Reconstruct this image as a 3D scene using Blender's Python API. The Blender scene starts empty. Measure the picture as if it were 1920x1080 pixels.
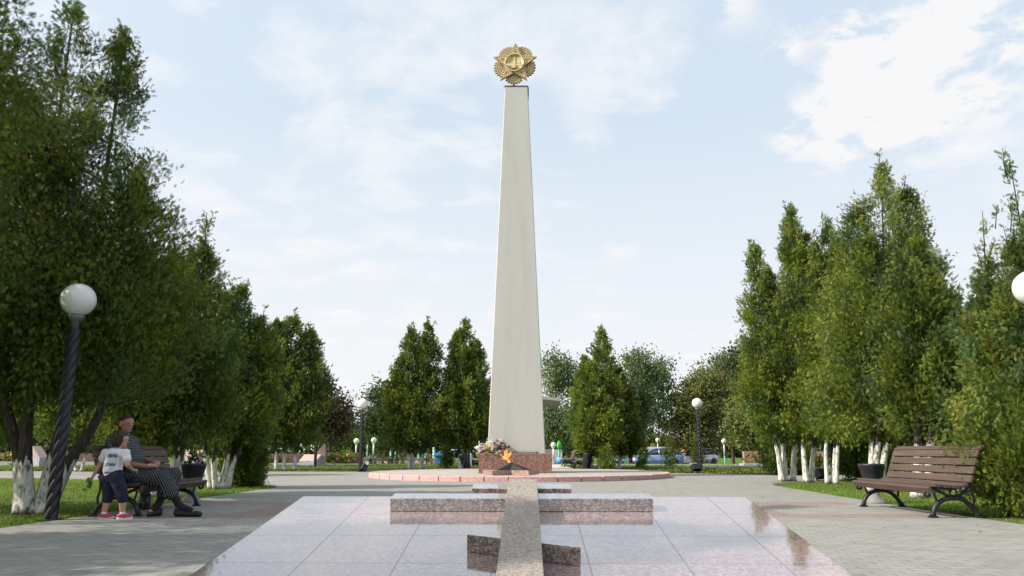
import bpy, bmesh, math, random
import numpy as np
from mathutils import Vector, Matrix, noise as mnoise

SC = bpy.context.scene
COL = SC.collection
R = math.radians
PI = math.pi

# ------------------------------------------------------------------ camera
FPX, CAM_H = 1400.0, 0.80
PITCH = math.atan(306 / FPX)
cam_d = bpy.data.cameras.new('camera')
cam = bpy.data.objects.new('camera', cam_d)
COL.objects.link(cam)
cam.location = (0, 0, CAM_H)
cam.rotation_euler = (R(90) + PITCH, 0, 0)
cam_d.sensor_width = 36
cam_d.lens = 36 * FPX / 1920
cam_d.clip_start = 0.05
cam_d.clip_end = 3000
SC.camera = cam

# ------------------------------------------------------------------ light
SUN_EL, SUN_AZ = R(36), R(195)          # azimuth measured from +X towards +Y: the sun stands left, a little behind
sdir = Vector((math.cos(SUN_AZ) * math.cos(SUN_EL), math.sin(SUN_AZ) * math.cos(SUN_EL), math.sin(SUN_EL)))
sun_d = bpy.data.lights.new('sun', 'SUN')
sun_d.energy = 4.2
sun_d.angle = R(0.9)
sun_d.color = (1.0, 0.92, 0.81)
sun = bpy.data.objects.new('sun', sun_d)
COL.objects.link(sun)
sun.location = sdir * 80
sun.rotation_euler = sdir.to_track_quat('Z', 'Y').to_euler()

SC.view_settings.view_transform = 'Standard'
SC.view_settings.look = 'None'
SC.view_settings.exposure = 0.55
SC.view_settings.gamma = 1.0
SC.view_settings.use_curve_mapping = False
try:
    SC.cycles.max_bounces = 8
    SC.cycles.transparent_max_bounces = 12
    SC.cycles.sample_clamp_indirect = 6
except Exception:
    pass


class NT:
    """tiny helper for node trees"""
    def __init__(s, tree):
        s.t = tree; s.n = tree.nodes; s.l = tree.links
    def add(s, kind, **kw):
        n = s.n.new(kind)
        for k, v in kw.items():
            if k.startswith('i_'):
                n.inputs[k[2:].replace('_', ' ')].default_value = v
            else:
                setattr(n, k, v)
        return n
    def link(s, a, b):
        s.l.new(a, b)
    def val(s, x, sock):
        if hasattr(x, 'links'):
            s.l.new(x, sock)
        else:
            sock.default_value = x
    def math(s, op, a, b=0.0, c=None, clamp=False):
        n = s.n.new('ShaderNodeMath'); n.operation = op; n.use_clamp = clamp
        s.val(a, n.inputs[0]); s.val(b, n.inputs[1])
        if c is not None: s.val(c, n.inputs[2])
        return n.outputs[0]
    def mix(s, f, a, b):
        n = s.n.new('ShaderNodeMix'); n.data_type = 'RGBA'
        s.val(f, n.inputs[0])
        for x, k in ((a, 6), (b, 7)):
            if hasattr(x, 'links'): s.l.new(x, n.inputs[k])
            else: n.inputs[k].default_value = (x[0], x[1], x[2], 1)
        return n.outputs[2]
    def ramp(s, f, stops):
        n = s.n.new('ShaderNodeValToRGB')
        e = n.color_ramp.elements
        while len(e) < len(stops): e.new(0.5)
        for el, (p, c) in zip(e, stops):
            el.position = p
            el.color = (c, c, c, 1) if not hasattr(c, '__len__') else (c[0], c[1], c[2], 1)
        s.val(f, n.inputs[0])
        return n.outputs[0]
    def noise(s, vec, scale, detail=3.0, rough=0.5, dist=0.0):
        n = s.n.new('ShaderNodeTexNoise')
        if vec is not None: s.l.new(vec, n.inputs['Vector'])
        n.inputs['Scale'].default_value = scale
        n.inputs['Detail'].default_value = detail
        n.inputs['Roughness'].default_value = rough
        n.inputs['Distortion'].default_value = dist
        return n.outputs[0]
    def mapping(s, vec, loc=(0, 0, 0), rot=(0, 0, 0), scale=(1, 1, 1)):
        n = s.n.new('ShaderNodeMapping')
        s.l.new(vec, n.inputs[0])
        n.inputs['Location'].default_value = loc
        n.inputs['Rotation'].default_value = rot
        n.inputs['Scale'].default_value = scale
        return n.outputs[0]


def pix_ray(u, v):
    x = (u - 960) / FPX; y = -(v - 540) / FPX
    return Vector((x, math.cos(PITCH) - y * math.sin(PITCH), math.sin(PITCH) + y * math.cos(PITCH)))

def G(u, v, z=0.0):
    r = pix_ray(u, v); t = (z - CAM_H) / r.z
    return Vector((r.x * t, r.y * t, z))

def D(u, v, Y):
    r = pix_ray(u, v); t = Y / r.y
    return Vector((r.x * t, Y, CAM_H + r.z * t))

# ------------------------------------------------------------------ sky
world = bpy.data.worlds.new('World')
SC.world = world
world.use_nodes = True
w = NT(world.node_tree)
w.n.clear()
w_out = w.add('ShaderNodeOutputWorld')
w_bg = w.add('ShaderNodeBackground')
w_bg.inputs['Strength'].default_value = 0.1
sky = w.add('ShaderNodeTexSky')
sky.sky_type = 'NISHITA'
sky.sun_disc = False
sky.sun_elevation = SUN_EL
sky.sun_rotation = R(90) - SUN_AZ
sky.air_density = 1.0
sky.dust_density = 2.2
sky.ozone_density = 1.2
tc = w.add('ShaderNodeTexCoord')
gen = tc.outputs['Generated']
sep = w.add('ShaderNodeSeparateXYZ'); w.link(gen, sep.inputs[0])
zz = w.math('ADD', w.math('MAXIMUM', sep.outputs[2], 0.0), 0.16)
comb = w.add('ShaderNodeCombineXYZ')
w.link(w.math('DIVIDE', sep.outputs[0], zz), comb.inputs[0])
w.link(w.math('DIVIDE', sep.outputs[1], zz), comb.inputs[1])
plane = comb.outputs[0]

def sky_blob(u, v, width, power=1.0):
    """soft patch of cloud round one direction of the sky"""
    d = pix_ray(u, v).normalized()
    n = w.add('ShaderNodeVectorMath', operation='DISTANCE')
    w.link(gen, n.inputs[0]); n.inputs[1].default_value = d
    q = w.math('DIVIDE', n.outputs['Value'], width)
    return w.math('MULTIPLY', w.math('POWER', 2.718, w.math('MULTIPLY', w.math('MULTIPLY', q, q), -1.0)), power)

def blobs(lst):
    tot = None
    for q in lst:
        v = sky_blob(*q); tot = v if tot is None else w.math('ADD', tot, v)
    return tot
# thin high cloud: faint patches and one long streak rising to the right
bias = blobs([(640, 10, 0.08, 0.16), (830, 25, 0.08, 0.18), (420, 240, 0.10, .05), (560, 480, 0.25, 0.05), (720, 292, 0.035, .10), (800, 272, 0.04, .13), (890, 250, 0.04, .13), (1060, 190, .05, .10), (1150, 130, .05, .13), (1240, 85, 0.06, 0.14),
              (1110, 225, 0.06, .14), (1000, 30, .08, .1), (1400, 330, 0.17, -0.16), (1380, 180, 0.10, -0.10), (1840, 270, .06, .16), (520, 60, .05, .10), (1000, 120, .05, .08), (300, 120, .14, -.05)])
# puffy cloud in the upper right
puff = blobs([(1590, 62, .030, .30), (1600, 110, .032, .34), (1590, 160, .03, .30), (1640, 200, .05, .34), (1560, 225, .035, .34), (1505, 215, .022, .3), (1480, 272, .024, .34), (1570, 290, .03, .24), (1720, 150, .045, .26),
              (1700, 230, .05, .26), (1690, 80, .03, .2), (1780, 50, .05, .30), (1840, 20, .05, .34), (1800, 170, .04, .24), (1870, 190, .04, .22), (1478, 88, .024, .36), (1640, 40, .03, .16), (1900, 60, .03, .2), (1380, 5, .03, .3)])
cum = w.noise(w.mapping(plane, loc=(3.1, 1.7, 0)), 4.2, 9, 0.58, 0.3)
streak = w.noise(w.mapping(plane, loc=(0.4, 0.2, 0), rot=(0, 0, R(-24)), scale=(0.8, 2.6, 1)), 2.2, 8, 0.55, 0.5)
dens = w.math('ADD', w.math('ADD', w.math('MULTIPLY', cum, 0.95), w.math('MULTIPLY', streak, 0.35)), bias)
fac_c = w.ramp(dens, [(0.67, 0.0), (0.80, 0.40), (0.98, 0.95)])
pn = w.noise(w.mapping(plane, loc=(7.3, 2.2, 0)), 9.0, 9, 0.60, 0.35)
puff_f = w.math('MULTIPLY', w.ramp(w.math('ADD', w.math('MULTIPLY', pn, 1.6), w.math('MULTIPLY', puff, 0.42)), [(0.82, 0.0), (1.28, 0.88)]), w.math('MULTIPLY', w.math('MAXIMUM', puff, 0.0), 3.0, clamp=True))
# thin veil that thickens towards the horizon
veil = w.ramp(sep.outputs[2], [(0.0, 0.93), (0.10, 0.88), (0.24, 0.66), (0.42, 0.30), (0.7, 0.2)])
col_blue = w.mix(0.80, sky.outputs[0], (4.35, 5.55, 6.75))
c1 = w.mix(veil, col_blue, (6.45, 6.5, 6.6))
c2 = w.mix(fac_c, c1, (6.75, 6.7, 6.7))
c2 = w.mix(puff_f, c2, (6.6, 6.53, 6.5))
# bright haze round the sun, out of view left, added for soft fill
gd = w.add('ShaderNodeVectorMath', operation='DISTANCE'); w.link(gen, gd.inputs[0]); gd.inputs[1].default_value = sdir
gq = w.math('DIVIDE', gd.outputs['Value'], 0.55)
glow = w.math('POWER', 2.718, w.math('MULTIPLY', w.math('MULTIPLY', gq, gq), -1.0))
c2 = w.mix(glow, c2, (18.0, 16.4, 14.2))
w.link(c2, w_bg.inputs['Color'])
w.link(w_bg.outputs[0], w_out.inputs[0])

# ------------------------------------------------------------------ object helpers
def tag(o, label=None, cat=None, group=None, kind=None):
    if label: o['label'] = label
    if cat: o['category'] = cat
    if group: o['group'] = group
    if kind: o['kind'] = kind
    return o

def thing(name, label, cat, loc=(0, 0, 0), rz=0.0, group=None):
    o = bpy.data.objects.new(name, None)
    o.empty_display_size = 0.1
    COL.objects.link(o)
    o.location = loc
    o.rotation_euler = (0, 0, rz)
    return tag(o, label, cat, group)

def link_mesh(name, me, mat, parent=None):
    o = bpy.data.objects.new(name, me)
    COL.objects.link(o)
    if mat is not None:
        for m in (mat if isinstance(mat, (list, tuple)) else [mat]):
            me.materials.append(m)
    if parent is not None: o.parent = parent
    return o

def kids(o):
    return [c for c in bpy.data.objects if c.parent == o]

def copy_tree(o, parent=None):
    c = o.copy(); COL.objects.link(c)
    c.parent = parent
    for ch in kids(o): copy_tree(ch, c)
    return c


class MB:
    """collects simple solids and links them as one mesh object"""
    def __init__(s):
        s.bm = bmesh.new()
    def box(s, c, size, rot=None, bevel=0.0, mi=0):
        r = bmesh.ops.create_cube(s.bm, size=1.0)
        vs = r['verts']
        M = Matrix.Diagonal((*size, 1))
        bmesh.ops.transform(s.bm, matrix=M, verts=vs)
        if bevel > 0:
            es = list({e for v in vs for e in v.link_edges})
            rb = bmesh.ops.bevel(s.bm, geom=es, offset=bevel, segments=2, profile=0.6, affect='EDGES')
            vs = list({v for f in rb['faces'] for v in f.verts} | {v for v in vs if v.is_valid})
            seen = set(vs); st = list(vs)
            while st:
                v = st.pop()
                for e in v.link_edges:
                    q = e.other_vert(v)
                    if q not in seen: seen.add(q); st.append(q)
            vs = list(seen)
        T = Matrix.Translation(c)
        if rot is not None: T = T @ rot.to_4x4()
        bmesh.ops.transform(s.bm, matrix=T, verts=vs)
        if mi:
            for f in {f for v in vs for f in v.link_faces}: f.material_index = mi
        return vs
    def rings(s, rings, closed=True, cap=True, smooth=True, mi=0):
        bm = s.bm
        R_ = [[bm.verts.new(p) for p in ring] for ring in rings]
        n = len(R_[0])
        for a, b in zip(R_[:-1], R_[1:]):
            for i in range(n if closed else n - 1):
                j = (i + 1) % n
                f = bm.faces.new((a[i], a[j], b[j], b[i])); f.smooth = smooth; f.material_index = mi
        if cap and closed:
            f = bm.faces.new(list(reversed(R_[0]))); f.material_index = mi
            f = bm.faces.new(R_[-1]); f.material_index = mi
    def tube(s, pts, rad, n=8, mi=0, smooth=True):
        pts = [Vector(p) for p in pts]
        if not hasattr(rad, '__len__'): rad = [rad] * len(pts)
        rings = []; up = None
        for i, p in enumerate(pts):
            t = (pts[min(i + 1, len(pts) - 1)] - pts[max(i - 1, 0)])
            if t.length < 1e-9: t = Vector((0, 0, 1))
            t.normalize()
            if up is None:
                up = t.orthogonal().normalized()
            else:
                up = (up - t * up.dot(t))
                up = up.normalized() if up.length > 1e-6 else t.orthogonal().normalized()
            b = t.cross(up)
            rings.append([p + (up * math.cos(2 * PI * k / n) + b * math.sin(2 * PI * k / n)) * rad[i] for k in range(n)])
        s.rings(rings, mi=mi, smooth=smooth)
    def lathe(s, prof, n=24, c=(0, 0, 0), mi=0, mod=None):
        c = Vector(c); rings = []
        for r, z in prof:
            ring = []
            for k in range(n):
                a = 2 * PI * k / n
                rr = r * (mod(a, z) if mod else 1.0)
                ring.append(c + Vector((rr * math.cos(a), rr * math.sin(a), z)))
            rings.append(ring)
        s.rings(rings, mi=mi)
    def prism(s, poly, z0, z1, M=None, mi=0, smooth=False):
        a = [Vector((x, y, z0)) for x, y in poly]; b = [Vector((x, y, z1)) for x, y in poly]
        if M is not None: a = [M @ p for p in a]; b = [M @ p for p in b]
        s.rings([a, b], mi=mi, smooth=smooth)
    def ball(s, c, r, seg=16, rng=10, scale=(1, 1, 1), mi=0):
        res = bmesh.ops.create_uvsphere(s.bm, u_segments=seg, v_segments=rng, radius=r)
        M = Matrix.Translation(c) @ Matrix.Diagonal((*scale, 1))
        bmesh.ops.transform(s.bm, matrix=M, verts=res['verts'])
        for f in {f for v in res['verts'] for f in v.link_faces}: f.smooth = True; f.material_index = mi
    def poly(s, pts, mi=0):
        f = s.bm.faces.new([s.bm.verts.new(p) for p in pts]); f.material_index = mi
    def build(s, name, mat, parent=None, normals=True):
        if normals: bmesh.ops.recalc_face_normals(s.bm, faces=s.bm.faces)
        me = bpy.data.meshes.new(name)
        s.bm.to_mesh(me); s.bm.free()
        return link_mesh(name, me, mat, parent)


def quads_mesh(name, verts, tint, mat, parent=None, n=4):
    """verts (M*n,3): n-gons, tint (M*n,3) a colour per vertex"""
    verts = np.ascontiguousarray(verts, dtype=np.float32)
    m = len(verts) // n
    me = bpy.data.meshes.new(name)
    me.vertices.add(m * n)
    me.vertices.foreach_set('co', verts.ravel())
    me.loops.add(m * n)
    me.loops.foreach_set('vertex_index', np.arange(m * n, dtype=np.int32))
    me.polygons.add(m)
    me.polygons.foreach_set('loop_start', np.arange(m, dtype=np.int32) * n)
    me.update(calc_edges=True)
    at = me.attributes.new('tint', 'FLOAT_COLOR', 'POINT')
    c4 = np.ones((m * n, 4), dtype=np.float32); c4[:, :3] = tint
    at.data.foreach_set('color', c4.ravel())
    return link_mesh(name, me, mat, parent)

# ------------------------------------------------------------------ materials
def new_mat(name):
    m = bpy.data.materials.new(name); m.use_nodes = True
    t = NT(m.node_tree)
    b = t.n['Principled BSDF']
    return m, t, b

def plain(name, col, rough=0.6, metal=0.0, var=0.12, scale=6.0, spec=0.5, bump=0.0):
    m, t, b = new_mat(name)
    tcn = t.add('ShaderNodeTexCoord')
    nz = t.noise(tcn.outputs['Object'], scale, 5, 0.6)
    lo = [max(0, c * (1 - var)) for c in col]; hi = [c * (1 + var) for c in col]
    t.link(t.mix(nz, lo, hi), b.inputs['Base Color'])
    b.inputs['Roughness'].default_value = rough
    b.inputs['Metallic'].default_value = metal
    b.inputs['Specular IOR Level'].default_value = spec
    if bump:
        bp = t.add('ShaderNodeBump'); bp.inputs['Strength'].default_value = bump; bp.inputs['Distance'].default_value = 0.01
        t.link(t.noise(tcn.outputs['Object'], scale * 5, 4), bp.inputs['Height'])
        t.link(bp.outputs[0], b.inputs['Normal'])
    return m

def granite(name, cols, scale, rough=0.3, spec=0.5, tile=None, tilecol=(0.2, 0.18, 0.17), coat=0.0, streaks=0.0):
    """three-colour speckle; tile = (width, row, joint) cuts joints into the surface"""
    m, t, b = new_mat(name)
    tcn = t.add('ShaderNodeTexCoord'); ob = tcn.outputs['Object']
    vo = t.add('ShaderNodeTexVoronoi'); vo.inputs['Scale'].default_value = scale
    t.link(ob, vo.inputs['Vector'])
    sp = t.add('ShaderNodeSeparateColor'); t.link(vo.outputs['Color'], sp.inputs[0])
    n1 = t.noise(ob, scale * 0.45, 4, 0.6)
    f = t.math('ADD', t.math('MULTIPLY', sp.outputs[0], 0.55), t.math('MULTIPLY', n1, 0.5))
    c = t.ramp(f, [(0.25, cols[0]), (0.5, cols[1]), (0.78, cols[2])])
    big = t.noise(ob, 1.3, 3)
    c = t.mix(t.math('MULTIPLY', big, 0.35), c, cols[1])
    if streaks:
        st = t.noise(t.mapping(ob, scale=(7, 7, 0.5)), 2.0, 5, 0.6)
        c = t.mix(t.math('MULTIPLY', t.ramp(st, [(0.45, 0), (0.75, 1)]), streaks), c, [x * 0.55 for x in cols[1]])
    if tile:
        br = t.add('ShaderNodeTexBrick')
        br.offset = 0.0
        t.link(t.mapping(ob, loc=(tile[3], tile[4], 0)), br.inputs['Vector'])
        br.inputs['Scale'].default_value = 1.0
        br.inputs['Brick Width'].default_value = tile[0]
        br.inputs['Row Height'].default_value = tile[1]
        br.inputs['Mortar Size'].default_value = tile[2]
        br.inputs['Mortar Smooth'].default_value = 0.1
        br.inputs['Color1'].default_value = (0.0, 0.0, 0.0, 1); br.inputs['Color2'].default_value = (1, 1, 1, 1)
        sc = t.add('ShaderNodeSeparateColor'); t.link(br.outputs['Color'], sc.inputs[0])
        c = t.mix(t.math('MULTIPLY', sc.outputs[0], 0.35), c, [x * 0.72 for x in cols[1]])
        c = t.mix(br.outputs['Fac'], c, tilecol)
        rr = t.math('ADD', t.math('MULTIPLY', br.outputs['Fac'], 0.6), t.math('ADD', rough - 0.02, t.math('MULTIPLY', n1, 0.05)))
        t.link(rr, b.inputs['Roughness'])
        bp = t.add('ShaderNodeBump'); bp.inputs['Strength'].default_value = 0.35; bp.inputs['Distance'].default_value = 0.003
        t.link(t.math('SUBTRACT', 1.0, br.outputs['Fac']), bp.inputs['Height']); t.link(bp.outputs[0], b.inputs['Normal'])
    else:
        b.inputs['Roughness'].default_value = rough
    t.link(c, b.inputs['Base Color'])
    b.inputs['Specular IOR Level'].default_value = spec
    return m

def leaf_mat(name, transl=0.3, rough=0.55, spec=0.25):
    m = bpy.data.materials.new(name); m.use_nodes = True
    t = NT(m.node_tree); t.n.clear()
    out = t.add('ShaderNodeOutputMaterial')
    at = t.add('ShaderNodeAttribute'); at.attribute_name = 'tint'
    p = t.add('ShaderNodeBsdfPrincipled')
    t.link(at.outputs['Color'], p.inputs['Base Color'])
    p.inputs['Roughness'].default_value = rough
    p.inputs['Specular IOR Level'].default_value = spec
    tr = t.add('ShaderNodeBsdfTranslucent')
    hs = t.add('ShaderNodeHueSaturation'); hs.inputs['Value'].default_value = 1.25; hs.inputs['Saturation'].default_value = 1.1
    t.link(at.outputs['Color'], hs.inputs['Color']); t.link(hs.outputs[0], tr.inputs['Color'])
    mx = t.add('ShaderNodeMixShader'); mx.inputs[0].default_value = transl
    t.link(p.outputs[0], mx.inputs[1]); t.link(tr.outputs[0], mx.inputs[2])
    t.link(mx.outputs[0], out.inputs[0])
    return m

M_LEAF = leaf_mat('thuja_foliage', 0.3)
M_DECID = leaf_mat('broad_leaf', 0.4, 0.7, 0.08)
M_GRASS = leaf_mat('grass_blade', 0.3, 0.6, 0.2)
M_PETAL = leaf_mat('petal', 0.3, 0.7, 0.1)

def bark_mat(name, white_h):
    m, t, b = new_mat(name)
    tcn = t.add('ShaderNodeTexCoord'); ob = tcn.outputs['Object']
    st = t.noise(t.mapping(ob, scale=(9, 9, 1.6)), 3.0, 6, 0.65)
    bark = t.ramp(st, [(0.3, (0.018, 0.014, 0.011)), (0.55, (0.06, 0.046, 0.036)), (0.8, (0.15, 0.12, 0.10))])
    sp = t.add('ShaderNodeSeparateXYZ'); t.link(ob, sp.inputs[0])
    edge = t.math('ADD', sp.outputs[2], t.math('MULTIPLY', t.noise(t.mapping(ob, scale=(5, 5, .8)), 2.0, 5, .6), 0.8))
    f = t.math('LESS_THAN', edge, white_h + 0.40)
    flake = t.ramp(t.noise(t.mapping(ob, scale=(8, 8, 3)), 2.6, 6, 0.7), [(0.37, 0.12), (0.50, 1.0)])
    low = t.ramp(t.math('ADD', sp.outputs[2], t.math('MULTIPLY', st, 0.12)), [(0.07, 0.0), (0.15, 1.0)])
    f = t.math('MULTIPLY', t.math('MULTIPLY', f, flake), low)
    white = t.ramp(st, [(0.25, (0.42, 0.40, 0.37)), (0.6, (0.74, 0.73, 0.70))])
    t.link(t.mix(f, bark, white), b.inputs['Base Color'])
    b.inputs['Roughness'].default_value = 0.9
    bp = t.add('ShaderNodeBump'); bp.inputs['Strength'].default_value = 0.8; bp.inputs['Distance'].default_value = 0.02
    t.link(st, bp.inputs['Height']); t.link(bp.outputs[0], b.inputs['Normal'])
    return m

M_BARK_W = bark_mat('whitewashed_bark', 0.68)
M_BARK_W2 = bark_mat('tall_whitewashed_bark', 0.95)
M_BARK = bark_mat('dark_bark', -5.0)

M_IRON = plain('cast_iron', (0.012, 0.012, 0.016), 0.45, 0.0, 0.4, 9, 0.5, 0.25)
M_POLE = plain('pole_iron', (0.014, 0.013, 0.020), 0.42, 0.1, 0.45, 14, 0.5, 0.15)
M_GLOBE = plain('opal_globe', (0.74, 0.74, 0.71), 0.28, 0, 0.05, 3, 0.5)
M_BLACKPL = plain('black_plastic', (0.014, 0.015, 0.022), 0.5, 0, 0.25, 8)
M_CONC = plain('weathered_concrete', (0.22, 0.215, 0.21), 0.85, 0, 0.3, 7, 0.3, 0.4)
M_TEAL = plain('teal_paint', (0.06, 0.36, 0.30), 0.5, 0, 0.15, 5)
M_CREAMP = plain('cream_paint', (0.68, 0.66, 0.58), 0.5, 0, 0.1, 5)
M_BLUEP = plain('blue_paint', (0.04, 0.25, 0.55), 0.45, 0, 0.12, 5)
M_REDP = plain('red_paint', (0.35, 0.04, 0.03), 0.5, 0, 0.12, 5)
M_ORANGE = plain('orange_paint', (0.55, 0.18, 0.04), 0.5)
M_YELLOW = plain('yellow_paint', (0.65, 0.38, 0.02), 0.5, 0, 0.45, 14)
M_WHITEP = plain('white_paint', (0.72, 0.72, 0.70), 0.5, 0, 0.06, 4)
M_GREENP = plain('green_paint', (0.08, 0.42, 0.06), 0.5)
M_GREY = plain('grey_paint', (0.25, 0.26, 0.27), 0.6)

# ------------------------------------------------------------------ ground
def ground_mat():
    m, t, b = new_mat('lawn_soil')
    tcn = t.add('ShaderNodeTexCoord'); ob = tcn.outputs['Object']
    n1 = t.noise(ob, 0.5, 6, 0.62); n2 = t.noise(ob, 11.0, 5, 0.7); n3 = t.noise(t.mapping(ob, scale=(60, 22, 1)), 1.0, 3, .6)
    g = t.ramp(n2, [(0.3, (0.055, 0.10, 0.016)), (0.55, (0.10, 0.18, 0.028)), (0.8, (0.19, 0.25, 0.06))])
    g = t.mix(t.math('MULTIPLY', t.ramp(n3, [(0.35, 0), (0.7, 1)]), 0.5), g, (0.03, 0.06, 0.012))
    dry = t.ramp(n2, [(0.3, (0.08, 0.06, 0.035)), (0.7, (0.20, 0.16, 0.09))])
    f = t.ramp(n1, [(0.52, 0), (0.72, 1)])
    t.link(t.mix(t.math('MULTIPLY', f, 0.6), g, dry), b.inputs['Base Color'])
    b.inputs['Roughness'].default_value = 0.95
    b.inputs['Specular IOR Level'].default_value = 0.1
    bp = t.add('ShaderNodeBump'); bp.inputs['Strength'].default_value = 0.7; bp.inputs['Distance'].default_value = 0.03
    t.link(n2, bp.inputs['Height']); t.link(bp.outputs[0], b.inputs['Normal'])
    return m

def gz(y):
    t = min(1.0, max(0.0, (y - 47.5) / 9.0)); t = t * t * (3 - 2 * t)
    return -0.46 * t

mb = MB()
ys = [-60, -20, 0, 20, 40, 47] + [47.5 + 0.9 * i for i in range(0, 12)] + [60, 80, 150, 400, 1500]
xs = [-900, -200, -80, -40, -20, 0, 20, 40, 80, 200, 900]
vv = [[mb.bm.verts.new((x, y, gz(y))) for x in xs] for y in ys]
for a, b_ in zip(vv[:-1], vv[1:]):
    for i in range(len(xs) - 1):
        f = mb.bm.faces.new((a[i], a[i + 1], b_[i + 1], b_[i])); f.smooth = True
ground = mb.build('ground', ground_mat()); tag(ground, kind='structure')

def paver_mat(name, cols, red=True):
    m, t, b = new_mat(name)
    tcn = t.add('ShaderNodeTexCoord'); ob = tcn.outputs['Object']
    br = t.add('ShaderNodeTexBrick')
    t.link(ob, br.inputs['Vector'])
    br.inputs['Scale'].default_value = 1.0
    br.inputs['Brick Width'].default_value = 0.21
    br.inputs['Row Height'].default_value = 0.105
    br.inputs['Mortar Size'].default_value = 0.006
    br.inputs['Mortar Smooth'].default_value = 0.2
    br.inputs['Color1'].default_value = (0, 0, 0, 1); br.inputs['Color2'].default_value = (1, 1, 1, 1)
    sc = t.add('ShaderNodeSeparateColor'); t.link(br.outputs['Color'], sc.inputs[0])
    n1 = t.noise(ob, 0.7, 5, 0.6); n2 = t.noise(ob, 25, 4, 0.6); n3 = t.noise(ob, 3.0, 5, .65)
    c = t.mix(t.math('ADD', t.math('MULTIPLY', sc.outputs[0], 0.5), t.math('MULTIPLY', n1, 0.75)), cols[0], cols[1])
    if red:
        sp = t.add('ShaderNodeSeparateXYZ'); t.link(ob, sp.inputs[0])
        # rows of red clay pavers let into the grey ones, cut on whole bricks
        yy = t.math('MULTIPLY', t.math('FLOOR', t.math('DIVIDE', sp.outputs[1], 0.105)), 0.105)
        ax = t.math('ABSOLUTE', sp.outputs[0])
        def band(v, a, bb):
            return t.math('MULTIPLY', t.math('GREATER_THAN', v, a), t.math('LESS_THAN', v, bb))
        frame = t.math('MAXIMUM', band(yy, 9.4, 10.0), band(yy, 11.7, 12.3))
        frame = t.math('MULTIPLY', frame, band(ax, 3.0, 5.25))
        frame = t.math('MAXIMUM', frame, t.math('MULTIPLY', band(ax, 3.0, 3.6), band(yy, 9.4, 12.3)))
        far = t.math('MULTIPLY', band(yy, 26.2, 27.3), band(ax, 5.6, 30.0))
        rm = t.math('MAXIMUM', frame, far)
        rm = t.math('MULTIPLY', rm, t.math('ADD', 0.35, t.math('MULTIPLY', sc.outputs[0], 0.55)))
        c = t.mix(rm, c, (0.30, 0.165, 0.145))
    c = t.mix(t.math('MULTIPLY', t.ramp(n3, [(0.48, 0), (0.75, 1)]), 0.5), c, [x * 0.58 for x in cols[0]])
    c = t.mix(t.math('MULTIPLY', n2, 0.25), c, [x * 0.7 for x in cols[0]])
    c = t.mix(t.math('MULTIPLY', br.outputs['Fac'], 0.6), c, (0.10, 0.10, 0.085))
    t.link(c, b.inputs['Base Color'])
    b.inputs['Roughness'].default_value = 0.8
    b.inputs['Specular IOR Level'].default_value = 0.3
    bp = t.add('ShaderNodeBump'); bp.inputs['Strength'].default_value = 0.6; bp.inputs['Distance'].default_value = 0.006
    t.link(t.math('ADD', t.math('SUBTRACT', 1.0, br.outputs['Fac']), t.math('MULTIPLY', n2, 0.3)), bp.inputs['Height'])
    t.link(bp.outputs[0], b.inputs['Normal'])
    return m

M_PAVE = paver_mat('grey_pavers', ((0.235, 0.236, 0.218), (0.325, 0.322, 0.298)))
def wig(pts, amp, n, seed):
    """break a straight border into a slightly uneven one"""
    rnd = random.Random(seed); out = []
    for (a, b) in zip(pts[:-1], pts[1:]):
        for i in range(n):
            f = i / n
            out.append((a[0] + (b[0] - a[0]) * f + rnd.uniform(-amp, amp), a[1] + (b[1] - a[1]) * f + rnd.uniform(-amp, amp)))
    out.append(pts[-1])
    return out

L_EDGE = [(-5.40, -8), (-5.40, 8.2), (-5.36, 12), (-5.35, 16.0), (-5.28, 17.3), (-5.55, 18.1), (-6.3, 19.0), (-7.5, 20.0), (-10.5, 21.6), (-15.4, 23.1), (-45, 24.5)]
R_EDGE = [(5.62, -8), (5.66, 8.6), (5.79, 12.0), (6.02, 15.5), (6.22, 18.3), (6.5, 19.2), (7.3, 20.3), (9.5, 21.3), (15, 22.6), (45, 24)]
far_edge = [(45, 22.5 + 3.2), (15, 26.0), (8.7, 26.9), (6.2, 28.4), (4.4, 29.6), (2.9, 30.6), (2.9, 47), (-1.6, 47), (-1.6, 30.6), (-4.2, 30.6), (-45, 32.5)]
poly = wig(R_EDGE, 0.03, 6, 1) + far_edge + list(reversed(wig(L_EDGE, 0.03, 6, 2)))
mb = MB(); mb.poly([(x, y, 0.006) for x, y in poly])
bmesh.ops.triangulate(mb.bm, faces=mb.bm.faces)
plaza = mb.build('paved_plaza', M_PAVE); tag(plaza, kind='structure')
# pale path that crosses behind the monument, kerbs in the lawn, road
mb = MB(); mb.poly([(-1.6, 47, 0.010), (14, 47, 0.010), (14, 44.0, 0.010), (2.9, 44.0, 0.010), (2.9, 36.2, 0.010), (-1.6, 36.2, 0.010)])
tag(mb.build('pale_path', plain('pale_path', (0.46, 0.43, 0.38), 0.9, 0, 0.15, 2)), kind='structure')
mb = MB()
mb.box((9.5, 37.0, 0.03), (11.0, 0.16, 0.10)); mb.box((-8.0, 36.0, 0.03), (9.0, 0.14, 0.10)); mb.box((13.0, 39.3, 0.03), (8.0, 0.14, 0.10))
tag(mb.build('lawn_kerb', M_CONC), kind='structure')
mb = MB(); mb.poly([(-300, 59, -0.45), (300, 59, -0.45), (300, 72, -0.45), (-300, 72, -0.45)])
tag(mb.build('road', plain('asphalt', (0.10, 0.10, 0.10), 0.9, 0, 0.2, 3)), kind='structure')

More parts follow.
